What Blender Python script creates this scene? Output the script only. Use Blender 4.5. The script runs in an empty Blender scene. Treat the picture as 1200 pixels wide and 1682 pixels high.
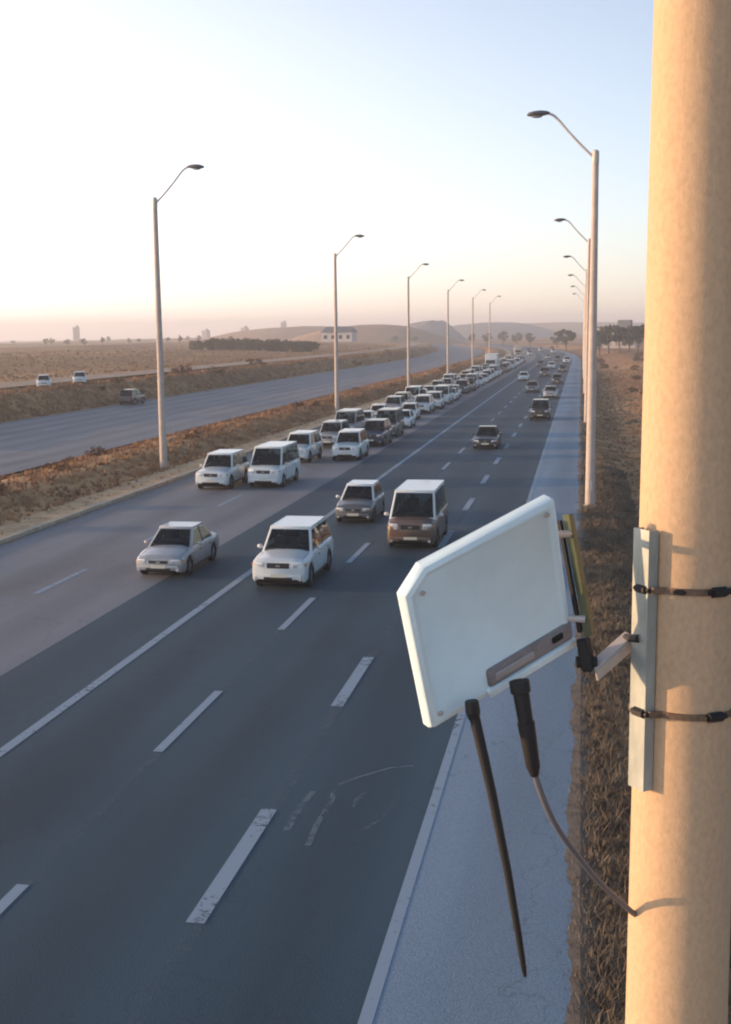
import bpy, bmesh, math, random
import numpy as np
from mathutils import Vector, Matrix

random.seed(7)
rng = np.random.default_rng(7)
R = math.radians
scene = bpy.context.scene
COL = scene.collection

# ------------------------------------------------------------------ camera
FPX, IW, IH = 2000.0, 1200, 1682            # focal length in photograph pixels
CAMZ = 8.0
PSI, PITCH, ROLL = -0.17533924, 0.14510605, R(0.6)
F = Vector((math.sin(PSI)*math.cos(PITCH), math.cos(PSI)*math.cos(PITCH), -math.sin(PITCH)))
R0 = Vector((math.cos(PSI), -math.sin(PSI), 0)); U0 = R0.cross(F)
RT = R0*math.cos(ROLL) - U0*math.sin(ROLL)
UP = U0*math.cos(ROLL) + R0*math.sin(ROLL)
cam = bpy.data.cameras.new('camera'); camo = bpy.data.objects.new('camera', cam); COL.objects.link(camo)
m3 = Matrix((RT, UP, -F)).transposed()
camo.matrix_world = Matrix.Translation((0, 0, CAMZ)) @ m3.to_4x4()
cam.sensor_fit = 'VERTICAL'; cam.sensor_height = 24.0; cam.lens = 24.0*FPX/IH
cam.clip_start = 0.05; cam.clip_end = 12000
scene.camera = camo

def ray(px, py):
    return F + RT*((px-IW/2)/FPX) + UP*((IH/2-py)/FPX)
def ground(px, py, z=0.0):
    d = ray(px, py); t = (z-CAMZ)/d.z
    return Vector((0, 0, CAMZ)) + d*t
def at_y(px, py, Y):
    d = ray(px, py)
    return Vector((0, 0, CAMZ)) + d*(Y/d.y)

# ------------------------------------------------------------------ sky, sun, exposure
SUN_AZ, SUN_EL = R(-95), R(7.0)              # azimuth measured from +Y towards +X
VEIL = 8.6
world = bpy.data.worlds.new('World'); scene.world = world; world.use_nodes = True
wn = world.node_tree; wn.nodes.clear()
sky = wn.nodes.new('ShaderNodeTexSky'); sky.sky_type = 'NISHITA'; sky.sun_disc = False
sky.sun_elevation = SUN_EL; sky.sun_rotation = SUN_AZ
sky.air_density = 1.0; sky.dust_density = 1.5; sky.ozone_density = 2.3; sky.altitude = 900
bg = wn.nodes.new('ShaderNodeBackground'); bg.inputs['Strength'].default_value = 0.15
wo = wn.nodes.new('ShaderNodeOutputWorld')
# milky evening veil low in the sky, all round the horizon, brighter towards the sun (forward scattering)
sdir = Vector((math.sin(SUN_AZ)*math.cos(SUN_EL), math.cos(SUN_AZ)*math.cos(SUN_EL), math.sin(SUN_EL)))
def wmath(op, a, b=None):
    n = wn.nodes.new('ShaderNodeMath'); n.operation = op
    for i, v in enumerate((a, b)):
        if v is None: continue
        if isinstance(v, (int, float)): n.inputs[i].default_value = v
        else: wn.links.new(v, n.inputs[i])
    return n.outputs[0]
wt = wn.nodes.new('ShaderNodeTexCoord')
dp = wn.nodes.new('ShaderNodeVectorMath'); dp.operation = 'DOT_PRODUCT'; dp.inputs[1].default_value = sdir
wn.links.new(wt.outputs['Generated'], dp.inputs[0])
sp = wn.nodes.new('ShaderNodeSeparateXYZ'); wn.links.new(wt.outputs['Generated'], sp.inputs[0])
phase = wmath('POWER', wmath('MULTIPLY', wmath('ADD', dp.outputs['Value'], 1.0), 0.5), 2.0)
zz_ = wmath('DIVIDE', sp.outputs[2], 0.42)
layer = wmath('EXPONENT', wmath('MULTIPLY', wmath('MULTIPLY', zz_, zz_), -1.0))
veil = wmath('MULTIPLY', wmath('MULTIPLY', phase, layer), VEIL)
vm_ = wn.nodes.new('ShaderNodeVectorMath'); vm_.operation = 'SCALE'; vm_.inputs[0].default_value = (1.0, 0.88, 0.84)
wn.links.new(veil, vm_.inputs['Scale'])
low = wmath('MULTIPLY', wmath('EXPONENT', wmath('MULTIPLY', wmath('MAXIMUM', sp.outputs[2], 0.0), -11.0)), wmath('ADD', wmath('MULTIPLY', phase, 2.2), 0.55))
vl_ = wn.nodes.new('ShaderNodeVectorMath'); vl_.operation = 'SCALE'; vl_.inputs[0].default_value = (1.0, 0.40, 0.60)
wn.links.new(low, vl_.inputs['Scale'])
vb_ = wn.nodes.new('ShaderNodeVectorMath'); vb_.operation = 'ADD'
wn.links.new(vm_.outputs[0], vb_.inputs[0]); wn.links.new(vl_.outputs[0], vb_.inputs[1]); vm_ = vb_
va = wn.nodes.new('ShaderNodeVectorMath'); va.operation = 'ADD'
wn.links.new(sky.outputs[0], va.inputs[0]); wn.links.new(vm_.outputs[0], va.inputs[1])
wn.links.new(va.outputs[0], bg.inputs[0]); wn.links.new(bg.outputs[0], wo.inputs[0])
sl = bpy.data.lights.new('sun', 'SUN'); sl.energy = 3.6; sl.angle = R(0.6); sl.color = (1.0, 0.60, 0.30)
so = bpy.data.objects.new('sun', sl); COL.objects.link(so)
sdir = Vector((math.sin(SUN_AZ)*math.cos(SUN_EL), math.cos(SUN_AZ)*math.cos(SUN_EL), math.sin(SUN_EL)))
so.rotation_euler = sdir.to_track_quat('Z', 'Y').to_euler()
vs = scene.view_settings
vs.view_transform = 'Standard'; vs.look = 'None'; vs.gamma = 1.0; vs.use_curve_mapping = False
vs.exposure = 0.85
scene.render.engine = 'CYCLES'; scene.cycles.filter_width = 2.1

# ------------------------------------------------------------------ materials
MATS = {}
def mat(name, col, rough=0.6, metal=0.0, var=0.0, scale=5.0, stretch=(1, 1, 1), bump=0.0, bscale=None,
        col2=None, coat=0.0, spec=0.5, detail=6, coords='Object'):
    if name in MATS: return MATS[name]
    m = bpy.data.materials.new(name); m.use_nodes = True
    nt = m.node_tree; b = nt.nodes['Principled BSDF']
    b.inputs['Base Color'].default_value = (*col, 1); b.inputs['Roughness'].default_value = rough
    b.inputs['Metallic'].default_value = metal; b.inputs['Coat Weight'].default_value = coat
    b.inputs['Specular IOR Level'].default_value = spec
    if var or col2 or bump:
        tc = nt.nodes.new('ShaderNodeTexCoord'); mp = nt.nodes.new('ShaderNodeMapping')
        mp.inputs['Scale'].default_value = stretch
        nt.links.new(tc.outputs[coords], mp.inputs[0])
    if var or col2:
        nz = nt.nodes.new('ShaderNodeTexNoise'); nz.inputs['Scale'].default_value = scale
        nz.inputs['Detail'].default_value = detail; nz.inputs['Roughness'].default_value = 0.65
        nt.links.new(mp.outputs[0], nz.inputs[0])
        cr = nt.nodes.new('ShaderNodeValToRGB')
        c2 = col2 if col2 else tuple(min(1, c*(1+var)) for c in col)
        c1 = col if col2 else tuple(c*(1-var) for c in col)
        cr.color_ramp.elements[0].position = 0.33; cr.color_ramp.elements[1].position = 0.67
        cr.color_ramp.elements[0].color = (*c1, 1); cr.color_ramp.elements[1].color = (*c2, 1)
        nt.links.new(nz.outputs[0], cr.inputs[0]); nt.links.new(cr.outputs[0], b.inputs['Base Color'])
    if bump:
        n2 = nt.nodes.new('ShaderNodeTexNoise'); n2.inputs['Scale'].default_value = bscale or scale*4
        n2.inputs['Detail'].default_value = 5
        nt.links.new(mp.outputs[0], n2.inputs[0])
        bp = nt.nodes.new('ShaderNodeBump'); bp.inputs['Strength'].default_value = bump; bp.inputs['Distance'].default_value = 0.02
        nt.links.new(n2.outputs[0], bp.inputs['Height']); nt.links.new(bp.outputs[0], b.inputs['Normal'])
    MATS[name] = m
    return m

def road_mat(name, dark, light, track):
    """asphalt: aggregate speckle, long wear streaks along the lanes, patchy stains, cracks"""
    m = bpy.data.materials.new(name); m.use_nodes = True; nt = m.node_tree; b = nt.nodes['Principled BSDF']
    N = nt.nodes.new; L = nt.links.new
    tc = N('ShaderNodeTexCoord')
    def noise(scale, stretch, detail=5):
        mp = N('ShaderNodeMapping'); mp.inputs['Scale'].default_value = stretch
        L(tc.outputs['Object'], mp.inputs[0])
        n = N('ShaderNodeTexNoise'); n.inputs['Scale'].default_value = scale; n.inputs['Detail'].default_value = detail
        L(mp.outputs[0], n.inputs[0]); return n
    streak = noise(0.9, (1, 0.02, 1), 4); patch = noise(0.25, (1, 0.35, 1), 6); grain = noise(38, (1, 1, 1), 3)
    def mixc(fac_out, a, bcol, lo, hi):
        mr = N('ShaderNodeMapRange'); mr.inputs[1].default_value = lo; mr.inputs[2].default_value = hi
        L(fac_out, mr.inputs[0])
        mx = N('ShaderNodeMix'); mx.data_type = 'RGBA'
        L(mr.outputs[0], mx.inputs['Factor'])
        for i, c in ((6, a), (7, bcol)):
            if isinstance(c, tuple): mx.inputs[i].default_value = (*c, 1)
            else: L(c, mx.inputs[i])
        return mx.outputs[2]
    c = mixc(streak.outputs[0], dark, light, 0.35, 0.68)
    c = mixc(patch.outputs[0], c, track, 0.5, 0.75)
    # wheel tracks: polished strips and an oily band along the middle of each lane
    sx_ = N('ShaderNodeSeparateXYZ'); L(tc.outputs['Object'], sx_.inputs[0])
    ph = N('ShaderNodeMath'); ph.operation = 'MULTIPLY_ADD'; ph.inputs[1].default_value = 2*math.pi/2.93; ph.inputs[2].default_value = 2*math.pi*11.03/2.93; L(sx_.outputs[0], ph.inputs[0])
    sn_ = N('ShaderNodeMath'); sn_.operation = 'COSINE'; L(ph.outputs[0], sn_.inputs[0])
    blot = noise(0.5, (1, 0.12, 1), 5)
    mm = N('ShaderNodeMath'); mm.operation = 'MULTIPLY_ADD'; mm.inputs[1].default_value = -0.22; L(sn_.outputs[0], mm.inputs[0]); L(blot.outputs[0], mm.inputs[2])
    oil = mixc(mm.outputs[0], (1.1, 1.1, 1.1), (0.78, 0.78, 0.79), 0.35, 0.85)
    mo = N('ShaderNodeMix'); mo.data_type = 'RGBA'; mo.blend_type = 'MULTIPLY'; mo.inputs['Factor'].default_value = 1
    L(c, mo.inputs[6]); L(oil, mo.inputs[7]); c = mo.outputs[2]
    g = mixc(grain.outputs[0], (0.75, 0.75, 0.75), (1.25, 1.25, 1.25), 0.3, 0.7)
    mul = N('ShaderNodeMix'); mul.data_type = 'RGBA'; mul.blend_type = 'MULTIPLY'; mul.inputs['Factor'].default_value = 1
    L(c, mul.inputs[6]); L(g, mul.inputs[7])
    # cracks and sealed joints
    mp = N('ShaderNodeMapping'); mp.inputs['Scale'].default_value = (0.3, 0.12, 1); L(tc.outputs['Object'], mp.inputs[0])
    nz = noise(1.3, (1, 1, 1), 4)
    ad = N('ShaderNodeMixRGB'); ad.blend_type = 'ADD'; ad.inputs[0].default_value = 0.5
    L(mp.outputs[0], ad.inputs[1]); L(nz.outputs['Color'], ad.inputs[2])
    vo = N('ShaderNodeTexVoronoi'); vo.feature = 'DISTANCE_TO_EDGE'; vo.inputs['Scale'].default_value = 1.0; L(ad.outputs[0], vo.inputs[0])
    cr = mixc(vo.outputs['Distance'], (0.72, 0.72, 0.72), (1, 1, 1), 0.001, 0.010)
    mu2 = N('ShaderNodeMix'); mu2.data_type = 'RGBA'; mu2.blend_type = 'MULTIPLY'; mu2.inputs['Factor'].default_value = 0.7
    L(mul.outputs[2], mu2.inputs[6]); L(cr, mu2.inputs[7])
    L(mu2.outputs[2], b.inputs['Base Color'])
    rr = N('ShaderNodeMapRange'); rr.inputs[3].default_value = 0.62; rr.inputs[4].default_value = 0.85
    L(streak.outputs[0], rr.inputs[0]); L(rr.outputs[0], b.inputs['Roughness'])
    b.inputs['Specular IOR Level'].default_value = 0.35
    bp = N('ShaderNodeBump'); bp.inputs['Strength'].default_value = 0.5; bp.inputs['Distance'].default_value = 0.01
    L(grain.outputs[0], bp.inputs['Height']); L(bp.outputs[0], b.inputs['Normal'])
    return m

def paint_mat(name, col, hole, op=0.96):
    """road paint worn through in flecks to the asphalt"""
    m = bpy.data.materials.new(name); m.use_nodes = True; nt = m.node_tree; b = nt.nodes['Principled BSDF']
    N = nt.nodes.new; L = nt.links.new
    tc = N('ShaderNodeTexCoord')
    n = N('ShaderNodeTexNoise'); n.inputs['Scale'].default_value = 6; n.inputs['Detail'].default_value = 8; n.inputs['Roughness'].default_value = 0.75
    L(tc.outputs['Object'], n.inputs[0])
    n2 = N('ShaderNodeTexNoise'); n2.inputs['Scale'].default_value = 0.5; n2.inputs['Detail'].default_value = 3
    L(tc.outputs['Object'], n2.inputs[0])
    s = N('ShaderNodeMath'); s.operation = 'ADD'; L(n.outputs[0], s.inputs[0])
    s2 = N('ShaderNodeMath'); s2.operation = 'MULTIPLY'; s2.inputs[1].default_value = 0.5; L(n2.outputs[0], s2.inputs[0]); L(s2.outputs[0], s.inputs[1])
    mr = N('ShaderNodeMapRange'); mr.inputs[1].default_value = hole-0.06; mr.inputs[2].default_value = hole+0.06
    L(s.outputs[0], mr.inputs[0])
    b.inputs['Base Color'].default_value = (*col, 1); b.inputs['Roughness'].default_value = 0.8; b.inputs['Specular IOR Level'].default_value = 0.2
    iv = N('ShaderNodeMath'); iv.operation = 'MULTIPLY_ADD'; iv.inputs[1].default_value = -op; iv.inputs[2].default_value = op
    L(mr.outputs[0], iv.inputs[0]); L(iv.outputs[0], b.inputs['Alpha'])
    return m

ASPHALT = road_mat('asphalt', (0.023, 0.053, 0.078), (0.038, 0.073, 0.100), (0.016, 0.041, 0.062))
ASPHALT_PALE = road_mat('asphalt_pale', (0.150, 0.160, 0.180), (0.19, 0.195, 0.21), (0.135, 0.13, 0.14))
SHOULDER = road_mat('shoulder_concrete', (0.160, 0.23, 0.30), (0.195, 0.26, 0.325), (0.145, 0.205, 0.26))
PAINT = paint_mat('road_paint', (0.27, 0.345, 0.42), 0.90)
PAINT_OLD = paint_mat('road_paint_old', (0.16, 0.20, 0.235), 0.74, 0.30)
SCUFF = paint_mat('scuffed_paint', (0.22, 0.28, 0.32), 0.76, 0.45)
KERBM = mat('kerb_concrete', (0.42, 0.33, 0.24), 0.85, var=0.25, scale=2.5, bump=0.3)
STEEL = mat('galvanised_steel', (0.50, 0.47, 0.44), 0.55, 0.15, var=0.14, scale=3, stretch=(1, 1, 0.3))
POLEM = mat('pole_concrete', (0.53, 0.375, 0.235), 0.85, var=0.11, scale=55, stretch=(1, 1, 0.6), bump=0.12, bscale=160, detail=10)
POLEF = mat('pole_far', (0.46, 0.40, 0.36), 0.8, var=0.12, scale=2)  # greyer tone for the lamp poles beyond the near one
LAMPM = mat('lamp_housing', (0.10, 0.105, 0.11), 0.5, 0.3, var=0.2, scale=8)
LENS = mat('lamp_lens', (0.25, 0.26, 0.27), 0.15, spec=0.6)
BLACK = mat('black_rubber', (0.012, 0.012, 0.013), 0.6)
TYRE = mat('tyre_rubber', (0.018, 0.018, 0.019), 0.85)
RIM = mat('wheel_rim', (0.35, 0.35, 0.36), 0.35, 0.8)
GLASS = mat('car_glass', (0.012, 0.030, 0.036), 0.04, spec=0.6)
def glass_mat():
    nt = GLASS.node_tree; b = nt.nodes['Principled BSDF']; o = nt.nodes['Material Output']
    tr = nt.nodes.new('ShaderNodeBsdfTransparent'); tr.inputs[0].default_value = (0.42, 0.52, 0.54, 1)
    gl = nt.nodes.new('ShaderNodeBsdfGlossy'); gl.inputs['Roughness'].default_value = 0.02
    fr_ = nt.nodes.new('ShaderNodeFresnel'); fr_.inputs[0].default_value = 1.6
    mx = nt.nodes.new('ShaderNodeMixShader'); nt.links.new(fr_.outputs[0], mx.inputs[0]); nt.links.new(tr.outputs[0], mx.inputs[1]); nt.links.new(gl.outputs[0], mx.inputs[2])
    nt.links.new(mx.outputs[0], o.inputs['Surface']); nt.nodes.remove(b)
glass_mat()
PANE = mat('dark_pane', (0.02, 0.025, 0.03), 0.1)
SEATM = mat('seat_fabric', (0.045, 0.045, 0.05), 0.9, var=.2, scale=8)
HEADL = mat('headlamp_glass', (0.62, 0.63, 0.64), 0.12, 0.3)
TRIM = mat('black_trim', (0.02, 0.02, 0.021), 0.55)
PLATE = mat('number_plate', (0.62, 0.60, 0.50), 0.5)
REDL = mat('tail_lamp', (0.30, 0.015, 0.01), 0.25)
ORANGE = mat('indicator_lamp', (0.6, 0.2, 0.03), 0.25)
CHASSIS = mat('car_underside', (0.012, 0.012, 0.012), 0.9)
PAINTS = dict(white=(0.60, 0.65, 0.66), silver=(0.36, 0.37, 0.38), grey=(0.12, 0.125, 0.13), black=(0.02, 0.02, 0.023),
              tan=(0.30, 0.19, 0.13), darkblue=(0.03, 0.045, 0.075), maroon=(0.13, 0.02, 0.02), brown=(0.13, 0.085, 0.065), beige=(0.46, 0.42, 0.35))  # brown: orange light on the van's front put into its paint
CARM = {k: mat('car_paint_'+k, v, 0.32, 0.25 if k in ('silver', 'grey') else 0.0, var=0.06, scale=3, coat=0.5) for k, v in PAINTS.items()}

# ------------------------------------------------------------------ helpers
def tag(o, label=None, cat=None, group=None, kind=None):
    for k, v in (('label', label), ('category', cat), ('group', group), ('kind', kind)):
        if v: o[k] = v
    return o
def mesh_obj(name, me, parent=None):
    o = bpy.data.objects.new(name, me); COL.objects.link(o)
    if parent: o.parent = parent
    return o
def empty(name, loc=(0, 0, 0), rz=0.0):
    o = bpy.data.objects.new(name, None); COL.objects.link(o); o.location = loc; o.rotation_euler = (0, 0, rz)
    o.empty_display_size = 0.2
    return o
def to_mesh(name, bm, m, smooth=None):
    me = bpy.data.meshes.new(name)
    bmesh.ops.recalc_face_normals(bm, faces=bm.faces[:])
    bm.to_mesh(me); bm.free()
    me.materials.append(m)
    if smooth is not None:
        me.polygons.foreach_set('use_smooth', [True]*len(me.polygons))
        me.set_sharp_from_angle(angle=R(smooth))
    return me
def add_box(bm, c, s, rot=None, bevel=0.0, seg=1):
    ret = bmesh.ops.create_cube(bm, size=1.0)
    vs_ = ret['verts']
    for v in vs_:
        p = Vector((v.co.x*s[0], v.co.y*s[1], v.co.z*s[2]))
        v.co = (rot @ p if rot else p) + Vector(c)
    if bevel:
        es = list({e for v in vs_ for e in v.link_edges})
        bmesh.ops.bevel(bm, geom=es, offset=bevel, segments=seg, affect='EDGES', profile=0.6)
def add_tube(bm, pts, rads, n=8, cap=True):
    """tube swept along points, radius per point"""
    pts = [Vector(p) for p in pts]
    if not hasattr(rads, '__len__'): rads = [rads]*len(pts)
    rings = []; prev = None
    for i, p in enumerate(pts):
        t = (pts[min(i+1, len(pts)-1)] - pts[max(i-1, 0)]).normalized()
        if prev is None:
            a = Vector((0, 1, 0)) if abs(t.y) < 0.9 else Vector((1, 0, 0))
            u = t.cross(a).normalized()
        else:
            u = (prev - t*prev.dot(t)).normalized()
        prev = u; w = t.cross(u)
        rings.append([bm.verts.new(p + (u*math.cos(2*math.pi*k/n) + w*math.sin(2*math.pi*k/n))*rads[i]) for k in range(n)])
    for a, b in zip(rings, rings[1:]):
        for k in range(n): bm.faces.new((a[k], a[(k+1) % n], b[(k+1) % n], b[k]))
    if cap:
        bm.faces.new(rings[0][::-1]); bm.faces.new(rings[-1])
def bez(p0, p1, p2, n=8):
    p0, p1, p2 = Vector(p0), Vector(p1), Vector(p2)
    return [p0*(1-t)**2 + p1*2*t*(1-t) + p2*t*t for t in (i/n for i in range(n+1))]

# ------------------------------------------------------------------ road alignment
def cx(Y):
    """sideways shift of the whole alignment: straight, then a long bend to the left"""
    if Y <= 330: return 0.0
    if Y <= 900: return -2.0e-4*(Y-330)**2
    return -2.0e-4*570**2 - 2*2.0e-4*570*(Y-900)
def ysamples(y0, y1):
    ys = [y0]; y = y0
    while y < y1:
        y = min(y1, y + max(2.0, abs(y)*0.05)); ys.append(y)
    return ys
def strip_mesh(name, x0, x1, y0, y1, z, m, nx=1):
    ys = ysamples(y0, y1); vs_ = []; fs = []
    for y in ys:
        for i in range(nx+1): vs_.append((x0+(x1-x0)*i/nx+cx(y), y, z))
    w = nx+1
    for j in range(len(ys)-1):
        for i in range(nx): fs.append((j*w+i, j*w+i+1, (j+1)*w+i+1, (j+1)*w+i))
    me = bpy.data.meshes.new(name); me.from_pydata(vs_, [], fs); me.materials.append(m)
    return me

# ------------------------------------------------------------------ terrain
def sst(a, b, x):
    t = np.clip((x-a)/(b-a), 0, 1); return t*t*(3-2*t)
def fbm(x, y, s, seed=0.0):
    v = 0; a = 1.0
    for k in range(5):
        f = (2.03**k)/s
        v = v + a*np.sin(x*f*1.3+seed+k*1.7+np.sin(y*f*0.9+k))*np.cos(y*f*1.1-seed*1.3+k*2.1+np.sin(x*f*0.7-k))
        a *= 0.5
    return v
def height(xr, y):
    """xr: metres right of the reference line (follows the bend)"""
    xr = np.asarray(xr, float); y = np.asarray(y, float)
    h = np.full(np.broadcast(xr, y).shape, -0.12)
    # right verge: shallow ditch, then a low rise
    r = sst(0.05, 0.5, xr)*0.10 - 0.35*sst(0.8, 3.0, xr) + 1.3*sst(4, 16, xr) + 1.5*sst(20, 120, xr)
    h = h + np.where(xr > 0.05, r + 0.05*fbm(xr, y, 3.0)*sst(0.4, 2, xr), 0)
    # grassy median between the carriageways
    md = sst(-22.35, -22.6, xr)*0.20 + 0.55*sst(-24.8, -27.5, xr) - 0.75*sst(-29, -33.2, xr)
    h = h + np.where((xr < -22.3) & (xr > -34), md + 0.07*fbm(xr, y, 2.5, 2)*sst(-23, -25, xr)*sst(-33.5, -31, xr), 0)
    # bank beyond the far carriageway, fields behind
    bk = 2.3*sst(-55.2, -59.5, xr) + 1.2*sst(-75, -140, xr) - 5.5*sst(-150, -900, xr)
    h = h + np.where(xr < -55, bk + 0.12*fbm(xr, y, 5, 4)*sst(-55.5, -58, xr) + 0.7*fbm(xr, y, 60, 1)*sst(-85, -140, xr), 0)
    far = sst(350, 900, y)
    out = np.maximum(sst(-60, -110, xr), sst(8, 50, xr))
    h = h + far*out*1.5*fbm(xr, y, 140, 3)
    return h
def terr(x, y): return float(height(x-cx(y), y))

def axis(segs):
    v = []
    for a, b, st in segs: v += list(np.arange(a, b, st))
    return np.array(v + [segs[-1][1]])
xs = axis([(-2400, -1200, 150), (-1200, -300, 45), (-300, -100, 8), (-100, -62, 1.5), (-62, -54, 0.5), (-54, -35, 4), (-35, -21.9, 0.33),
           (-21.9, 0, 3.0), (0.0, 8, 0.3), (8, 40, 1.2), (40, 200, 8), (200, 1500, 80)])
ys = [-60.0]
while ys[-1] < 2900: ys.append(ys[-1] + max(1.2, 0.022*abs(ys[-1])))
ys = np.array(ys)
XX, YY = np.meshgrid(xs, ys); ZZ = height(XX, YY); CX = np.array([cx(y) for y in ys])[:, None]
vco = np.stack([XX+CX, YY, ZZ], -1).reshape(-1, 3)
nx, ny = len(xs), len(ys)
idx = np.arange(nx*ny).reshape(ny, nx)
fq = np.stack([idx[:-1, :-1], idx[:-1, 1:], idx[1:, 1:], idx[1:, :-1]], -1).reshape(-1, 4)
gme = bpy.data.meshes.new('terrain'); gme.from_pydata(vco.tolist(), [], fq.tolist())
gme.polygons.foreach_set('use_smooth', [True]*len(gme.polygons))

def soil_mat():
    m = bpy.data.materials.new('dry_ground'); m.use_nodes = True; nt = m.node_tree; b = nt.nodes['Principled BSDF']
    N = nt.nodes.new; L = nt.links.new
    tc = N('ShaderNodeTexCoord')
    def noise(s, st, d=6):
        mp = N('ShaderNodeMapping'); mp.inputs['Scale'].default_value = st; L(tc.outputs['Object'], mp.inputs[0])
        n = N('ShaderNodeTexNoise'); n.inputs['Scale'].default_value = s; n.inputs['Detail'].default_value = d; L(mp.outputs[0], n.inputs[0]); return n
    a = noise(0.03, (1, 0.35, 1)); c = noise(0.9, (1, 0.6, 1)); g = noise(9, (1, 1, 1))
    r1 = N('ShaderNodeValToRGB'); e = r1.color_ramp.elements
    e[0].position = 0.35; e[0].color = (0.27, 0.15, 0.08, 1); e[1].position = 0.66; e[1].color = (0.56, 0.34, 0.18, 1)
    k = r1.color_ramp.elements.new(0.5); k.color = (0.42, 0.245, 0.125, 1)
    L(a.outputs[0], r1.inputs[0])
    r2 = N('ShaderNodeValToRGB'); e = r2.color_ramp.elements
    e[0].position = 0.35; e[0].color = (0.55, 0.50, 0.45, 1); e[1].position = 0.65; e[1].color = (1.15, 1.12, 1.05, 1)
    L(c.outputs[0], r2.inputs[0])
    r3 = N('ShaderNodeValToRGB'); e = r3.color_ramp.elements
    e[0].position = 0.3; e[0].color = (0.7, 0.68, 0.65, 1); e[1].position = 0.7; e[1].color = (1.1, 1.1, 1.1, 1)
    L(g.outputs[0], r3.inputs[0])
    p = N('ShaderNodeMix'); p.data_type = 'RGBA'; p.blend_type = 'MULTIPLY'; p.inputs['Factor'].default_value = 1; L(r1.outputs[0], p.inputs[6]); L(r2.outputs[0], p.inputs[7])
    q = N('ShaderNodeMix'); q.data_type = 'RGBA'; q.blend_type = 'MULTIPLY'; q.inputs['Factor'].default_value = 1; L(p.outputs[2], q.inputs[6]); L(r3.outputs[0], q.inputs[7])
    L(q.outputs[2], b.inputs['Base Color']); b.inputs['Roughness'].default_value = 0.95; b.inputs['Specular IOR Level'].default_value = 0.1
    bp = N('ShaderNodeBump'); bp.inputs['Strength'].default_value = 0.6; bp.inputs['Distance'].default_value = 0.08
    L(c.outputs[0], bp.inputs['Height']); L(bp.outputs[0], b.inputs['Normal'])
    return m
gme.materials.append(soil_mat())
tag(mesh_obj('ground', gme), 'dry brown open ground around the highway', kind='structure')

# ------------------------------------------------------------------ carriageways, shoulder, kerbs, markings
X_SOLID, X_D1, X_D2, X_EDGE, X_SH, X_BND, X_LD, X_LP = -11.03, -8.0, -5.12, -2.38, 0.02, -13.55, -16.85, -22.3
Y0, Y1 = -40, 2200
road = tag(mesh_obj('road', strip_mesh('road', X_BND-0.05, X_EDGE+0.1, Y0, Y1, 0.0, ASPHALT, 4)), 'dark asphalt carriageway with white lane markings', kind='structure')
side = tag(mesh_obj('side_road', strip_mesh('side_road', X_LP, X_BND, Y0, Y1, 0.004, ASPHALT_PALE, 3)), 'paler worn asphalt lanes beside the dark carriageway', kind='structure')
shl = tag(mesh_obj('hard_shoulder', strip_mesh('hard_shoulder', X_EDGE+0.02, X_SH, Y0, Y1, 0.006, SHOULDER, 2)), 'pale grey hard shoulder beside the carriageway', kind='structure')
opp = tag(mesh_obj('opposite_road', strip_mesh('opposite_road', -54.2, -33.4, Y0, Y1, 0.0, ASPHALT_PALE, 4)), 'wide pale grey opposite carriageway beyond the median', kind='structure')
bankroad = tag(mesh_obj('track', strip_mesh('track', -71, -64, 20, 900, 2.42, mat('packed_dirt', (0.30, 0.22, 0.16), 0.95, var=0.25, scale=0.6), 1)), 'dirt track along the top of the bank', kind='structure')
def line(name, parent, x, w, y0, y1, m, z):
    return mesh_obj(name, strip_mesh(name, x-w/2, x+w/2, y0, y1, z, m), parent)
line('solid_line', road, X_SOLID, 0.24, Y0, Y1, PAINT, 0.008)
line('edge_line', shl, X_EDGE, 0.17, Y0, Y1, PAINT, 0.012)
line('worn_line', road, X_D1+0.05, 0.16, 8, 140, PAINT_OLD, 0.005)
line('worn_line', road, X_D2+0.05, 0.22, 8, 60, PAINT_OLD, 0.005)
line('edge_line', side, X_LP+0.55, 0.14, Y0, 700, PAINT_OLD, 0.009)
line('edge_line', opp, -34.2, 0.16, Y0, 900, PAINT_OLD, 0.006)
line('edge_line', opp, -53.4, 0.16, Y0, 900, PAINT_OLD, 0.006)
PER, DL = 9.95, 4.1
def dashes(parent, x, w, y_start, z, n, m=PAINT):
    me = None
    for k in range(n):
        y = y_start + k*PER
        if y > 325:
            line('lane_dash', parent, x, w, y, y+DL, m, z); continue
        if me is None: me = strip_mesh('lane_dash', x-w/2, x+w/2, 0, DL, z, m)
        o = mesh_obj('lane_dash', me, parent); o.location.y = y
dashes(road, X_D1, 0.20, 11.75, 0.010, 55)
dashes(road, X_D2, 0.27, 15.1, 0.010, 55)
dashes(side, X_LD, 0.20, 25.3, 0.009, 40)
for x in (-39.5, -46.0): dashes(opp, x, 0.18, 40, 0.006, 40)
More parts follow.
